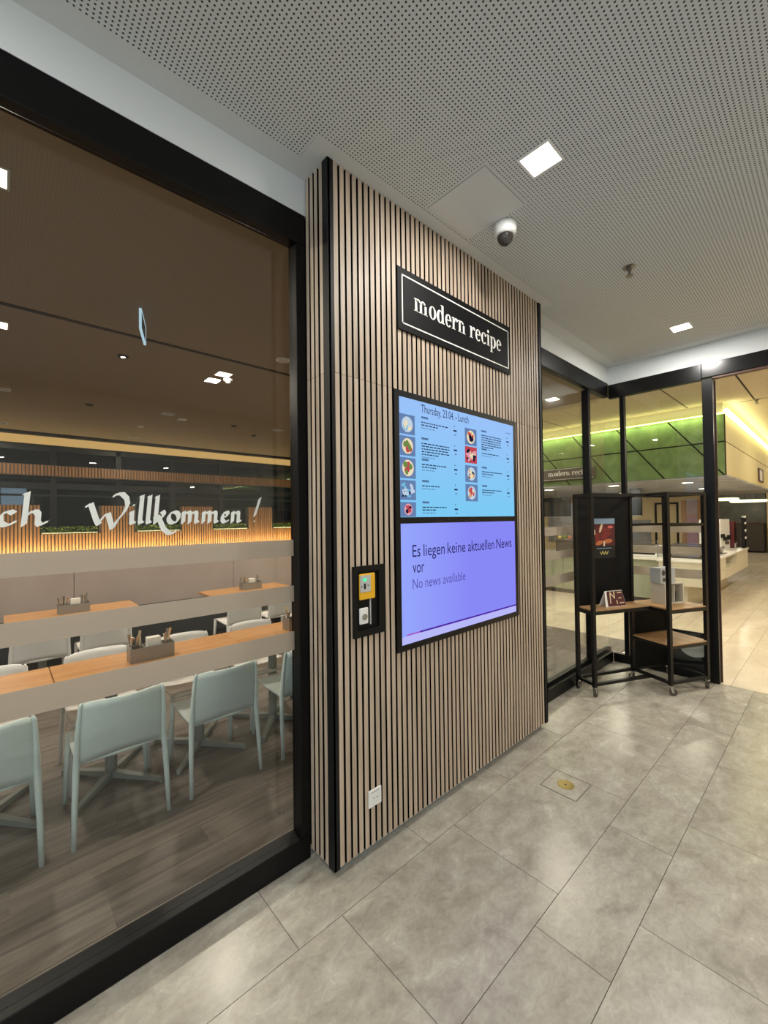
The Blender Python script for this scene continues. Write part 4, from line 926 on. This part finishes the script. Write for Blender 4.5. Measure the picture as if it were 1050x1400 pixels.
G().box(-2.0, 2.0, 0.35, 0.75, -0.44, 0.0).build('plinth', 'cream_body', fcn)
def machine(name, label, cat, loc, w, d, h, mat, feats):
    t = thing(name, label, cat, loc); G().box(-w / 2, w / 2, 0, d, 0, h).build('housing', mat, t, bevel=0.012)
    for nm, m, (x0, x1, z0, z1, dp) in feats: G().box(x0, x1, -dp, 0.002, z0, z1).build(nm, m, t)
    return t
machine('drinks_machine', 'tall white drinks machine with dark knobs on the cream counter', 'machine', (11.66, 0.22, 0.903), 1.2, 0.4, 0.72, 'white_plastic', (('knob', 'black_metal', (-0.58, -0.36, 0.3, 0.38, 0.05)), ('knob', 'black_metal', (-0.3, -0.1, 0.22, 0.31, 0.05)), ('knob', 'black_metal', (0.2, 0.4, 0.22, 0.33, 0.05)), ('spout', 'dark_cabinet', (-0.05, 0.08, 0.12, 0.2, 0.06))))
machine('coffee_machine', 'dark red coffee machine right of the white machine', 'machine', (12.44, 0.14, 0.903), 0.3, 0.45, 0.66, 'machine_red', (('front', 'black_satin', (-0.13, 0.13, 0.16, 0.5, 0.01)), ('drip_tray', 'chrome', (-0.13, 0.13, 0.0, 0.12, 0.03))))
cs = thing('cup_shelf', 'dark shelf tower with white cups at the end of the cream counter', 'shelf', (12.5, -0.05, 0.902))
for s in (-1, 1): G().box(s * 0.12 - 0.01, s * 0.12 + 0.01, -0.0, 0.06, 0, 0.75).build('upright', 'black_metal', cs)
for z in (0.02, 0.2, 0.38, 0.56, 0.72): G().box(-0.13, 0.13, -0.02, 0.09, z, z + 0.015).build('shelf_board', 'black_metal', cs)
for i, z in enumerate((0.2, 0.38, 0.56, 0.72)):
    for j, xo in enumerate((-0.06, 0.05)):
        lv = ('lowest', 'second', 'third', 'top')[i]; sd_ = ('left', 'right')[j]
        c = thing('cup', f'white cup at the {sd_} of the {lv} cup shelf board', 'cup', (12.5 + xo, -0.025, 0.902 + z + 0.0165), 0, 'white cups on the shelf tower')
        G().lathe([(0.022, 0), (0.036, 0.01), (0.04, 0.06), (0.036, 0.06), (0.03, 0.015)], 14).build('cup_body', 'white_plastic', c, smooth=True)
ty = thing('steel_tray', 'small steel tray on the cream counter before the white machine', 'tray', (9.95, 0.08, 0.902))
G().box(-0.3, 0.3, -0.1, 0.1, 0, 0.02).build('tray_base', 'chrome', ty); G().tube([(0.1, -0.02, 0.02), (0.15, -0.02, 0.12), (0.3, -0.02, 0.13)], 0.03, 10).build('ladle', 'steel', ty)
# equipment on the servery counter
eq = [(1.95, 0.35, 0.30, 0.2, 'steel', 'steel food warmer on the servery counter, left of the poster rack', 'steel_warmer', 'warmer'), (2.75, 0.4, 0.3, 0.28, 'dark_cabinet', 'dark crate of fruit on the servery counter at far left', 'fruit_crate', 'crate'), (1.1, 0.5, 0.4, 0.22, 'white_plastic', 'white tilted scale on the servery counter behind the rack', 'scale', 'scale'), (0.36, 0.5, 0.45, 0.26, 'dark_cabinet', 'dark glass-fronted chiller on the counter behind the rack post', 'chiller', 'chiller')]
for (yy, w, d, h, m, lb, nm, ca) in eq:
    t = thing(nm, lb, ca, (8.75, yy, 0.903))
    G().box(-d / 2, d / 2, -w / 2, w / 2, 0, h).build('body', m, t, bevel=0.01); G().box(-d / 2 - 0.006, -d / 2, -w / 2 + 0.03, w / 2 - 0.03, 0.04, h - 0.05).build('front', 'black_satin' if m != 'dark_cabinet' else 'steel', t); G().box(-d / 2 + 0.03, d / 2 - 0.03, -w / 2 + 0.03, w / 2 - 0.03, h, h + 0.02).build('lid', 'chrome', t)
for k, (yo, zo, m, nm) in enumerate(((2.62, 1.20, 'poster_orange', 'orange'), (2.74, 1.21, 'moss', 'lime'), (2.86, 1.2, 'poster_yellow', 'lemon'), (2.68, 1.205, 'moss', 'lime'), (2.80, 1.205, 'poster_orange', 'orange'))):
    t = thing(nm, f"{('orange', 'green lime', 'yellow lemon', 'green lime', 'orange')[k]} on the dark crate, {('nearest the rack', 'in the middle', 'furthest left', 'right of the middle', 'left of the middle')[k]}", 'fruit', (8.62 + 0.12 * (k // 3), yo, zo), 0, 'fruit on the crate')
    G().lathe([(0.004, 0), (0.03, 0.006), (0.045, 0.035), (0.045, 0.055), (0.03, 0.082), (0.004, 0.09)], 14).build('fruit_body', m, t, smooth=True); G().lathe([(0.006, 0.088), (0.003, 0.096)], 6).build('stem', 'dark_cabinet', t)
# hanging menu screens
for (y0, y1, z0, z1, lb) in ((2.46, 3.12, 1.73, 2.17, 'dark hanging menu screen left of the rack'), (1.03, 1.24, 1.735, 2.28, 'dark narrow hanging screen right of the black rack board'), (3.2, 3.9, 1.73, 2.17, 'dark hanging menu screen behind the slatted wall')):
    t = thing('hanging_screen', lb, 'screen', (8.3, (y0 + y1) / 2, z0), 0, 'hanging screens over the servery'); w = (y1 - y0) / 2
    G().box(0, 0.05, -w, w, 0, z1 - z0).build('housing', 'black_satin', t, bevel=0.004); G().box(-0.002, 0, -w + 0.015, w - 0.015, 0.015, z1 - z0 - 0.015).build('glass', 'vacuum_dark', t); G().box(-0.004, -0.001, -w, w, 0, 0.008).build('lower_edge', 'plinth_grey', t); G().box(0.02, 0.03, -0.01, 0.01, z1 - z0, 2.32 - z0).build('bracket', 'steel', t)
# rear wall of the servery
sw_ = struct(G().box(12.9, 13.05, 0.75, 7.5, 0, 2.32).build('wall_kitchen', 'cream_wall'), 'cream rear wall of the servery seen through the rack')
G().box(12.87, 12.9, 0.9, 1.35, 0.9, 2.15).build('wall_cupboard', 'warm_wall', sw_); G().box(12.87, 12.9, 2.1, 3.6, 0.9, 1.6).build('wall_cupboard', 'concrete', sw_); G().box(12.87, 12.9, 3.7, 5.2, 0.9, 2.2).build('wall_cupboard', 'concrete', sw_)
for yy in (1.42, 1.95): G().box(12.88, 12.9, yy, yy + 0.05, 0.8, 2.05).build('door_trim', 'black_metal', sw_)
G().box(12.88, 12.9, 1.42, 2.0, 2.05, 2.1).build('door_trim', 'black_metal', sw_)
# far dark wall and low cabinet, light column, glowing cluster lamp
fwl = struct(G().box(24.5, 24.7, 0.65, 4.2, 0.0, 3.2).build('wall_dark', 'dark_stone_wall'), 'dark mottled wall far beyond the cream counter')
lc = thing('low_cabinet', 'brown low cabinet in front of the far dark wall', 'cabinet', (24.2, 2.0, 0)); 
for k in range(3): G().box(-0.28, -0.26, -1.3 + 0.87 * k, -0.44 + 0.87 * k, 0.08, 1.3).build('door', 'dark_cabinet', lc)
G().box(-0.26, 0.25, -1.32, 1.32, 0.08, 1.3).build('body', 'dark_cabinet', lc); G().box(-0.2, 0.25, -1.3, 1.3, 0, 0.08).build('plinth', 'black_metal', lc); G().box(-0.3, 0.27, -1.34, 1.34, 1.3, 1.34).build('top', 'brown_frame', lc)
struct(G().box(24.3, 24.9, 0.1, 0.6, 0, HD).build('wall_column', 'cream_wall'), 'cream column right of the far dark wall')
rl = thing('cluster_lamp', 'flat glowing oval lamps hanging far beyond the doorway', 'lamp', (18.2, 0.9, 2.16))
for dx, dy, r, dz in ((-0.3, 0.25, 0.42, 0.07), (0.2, -0.25, 0.42, 0.0), (0.9, -0.5, 0.3, 0.02)):
    G().lathe([(r * 0.9, 0), (r, 0.03), (r, 0.07), (r * 0.9, 0.09)], 28, (dx, dy, dz)).build('lamp_disc', 'ring_lamp', rl); G().tube([(dx, dy, dz + 0.09), (dx, dy, HD - 2.16)], 0.006, 6).build('cord', 'black_metal', rl)
# dark robot-like low board with white disc behind the end glass
db = thing('low_board', 'dark low board with white disc behind the end glass', 'board', (XE + 0.16, -0.45, 0))
G().box(0, 0.02, -0.23, 0.3, 0.0, 0.46).build('board', 'vacuum_dark', db, bevel=0.004)
n = 24; G().add([(-0.002, -0.11 + 0.13 * math.cos(2 * math.pi * k / n), 0.285 + 0.10 * math.sin(2 * math.pi * k / n)) for k in range(n)], [tuple(range(n))]).build('white_disc', 'white_plastic', db)
# canteen ceiling lights
for i, (x, y, lb) in enumerate(((5.2, -2.4, 'square canteen light just right of the doorway head'), (6.0, -1.9, 'square canteen light right of the doorway'), (9.4, -1.9, 'square canteen light along the pale canopy side'), (13.0, -1.9, 'square canteen light further along the pale canopy side'), (6.1, 3.4, 'square canteen light before the canopy sign'), (17.5, -1.6, 'square canteen light in the canteen distance'), (22, 1.4, 'square canteen light by the far dark wall'), (6.0, -4.6, 'square canteen light far right'), (10.5, -4.8, 'square canteen light along the right wall'))):
    downlight('canteen_light', lb, x, y, HD, 0.15, 'lamp', P_CANT, (1.0, 0.9, 0.72), 'square lights in the canteen ceiling')
for i, (x, y, lb) in enumerate(((8.0, 0.2, 'square light under the canopy at its near corner'), (7.6, 1.3, 'square light under the canopy behind the rack'), (7.6, 2.6, 'square light under the canopy left of the rack'), (10.4, 0.4, 'square light under the canopy above the cream counter'), (10.6, 2.2, 'square light under the canopy over the kitchen aisle'), (12.0, 4.2, 'square light under the canopy at the kitchen rear'))):
    downlight('soffit_light', lb, x, y, 2.32, 0.15, 'lamp', 14, (1.0, 0.9, 0.72), 'square lights under the canopy')
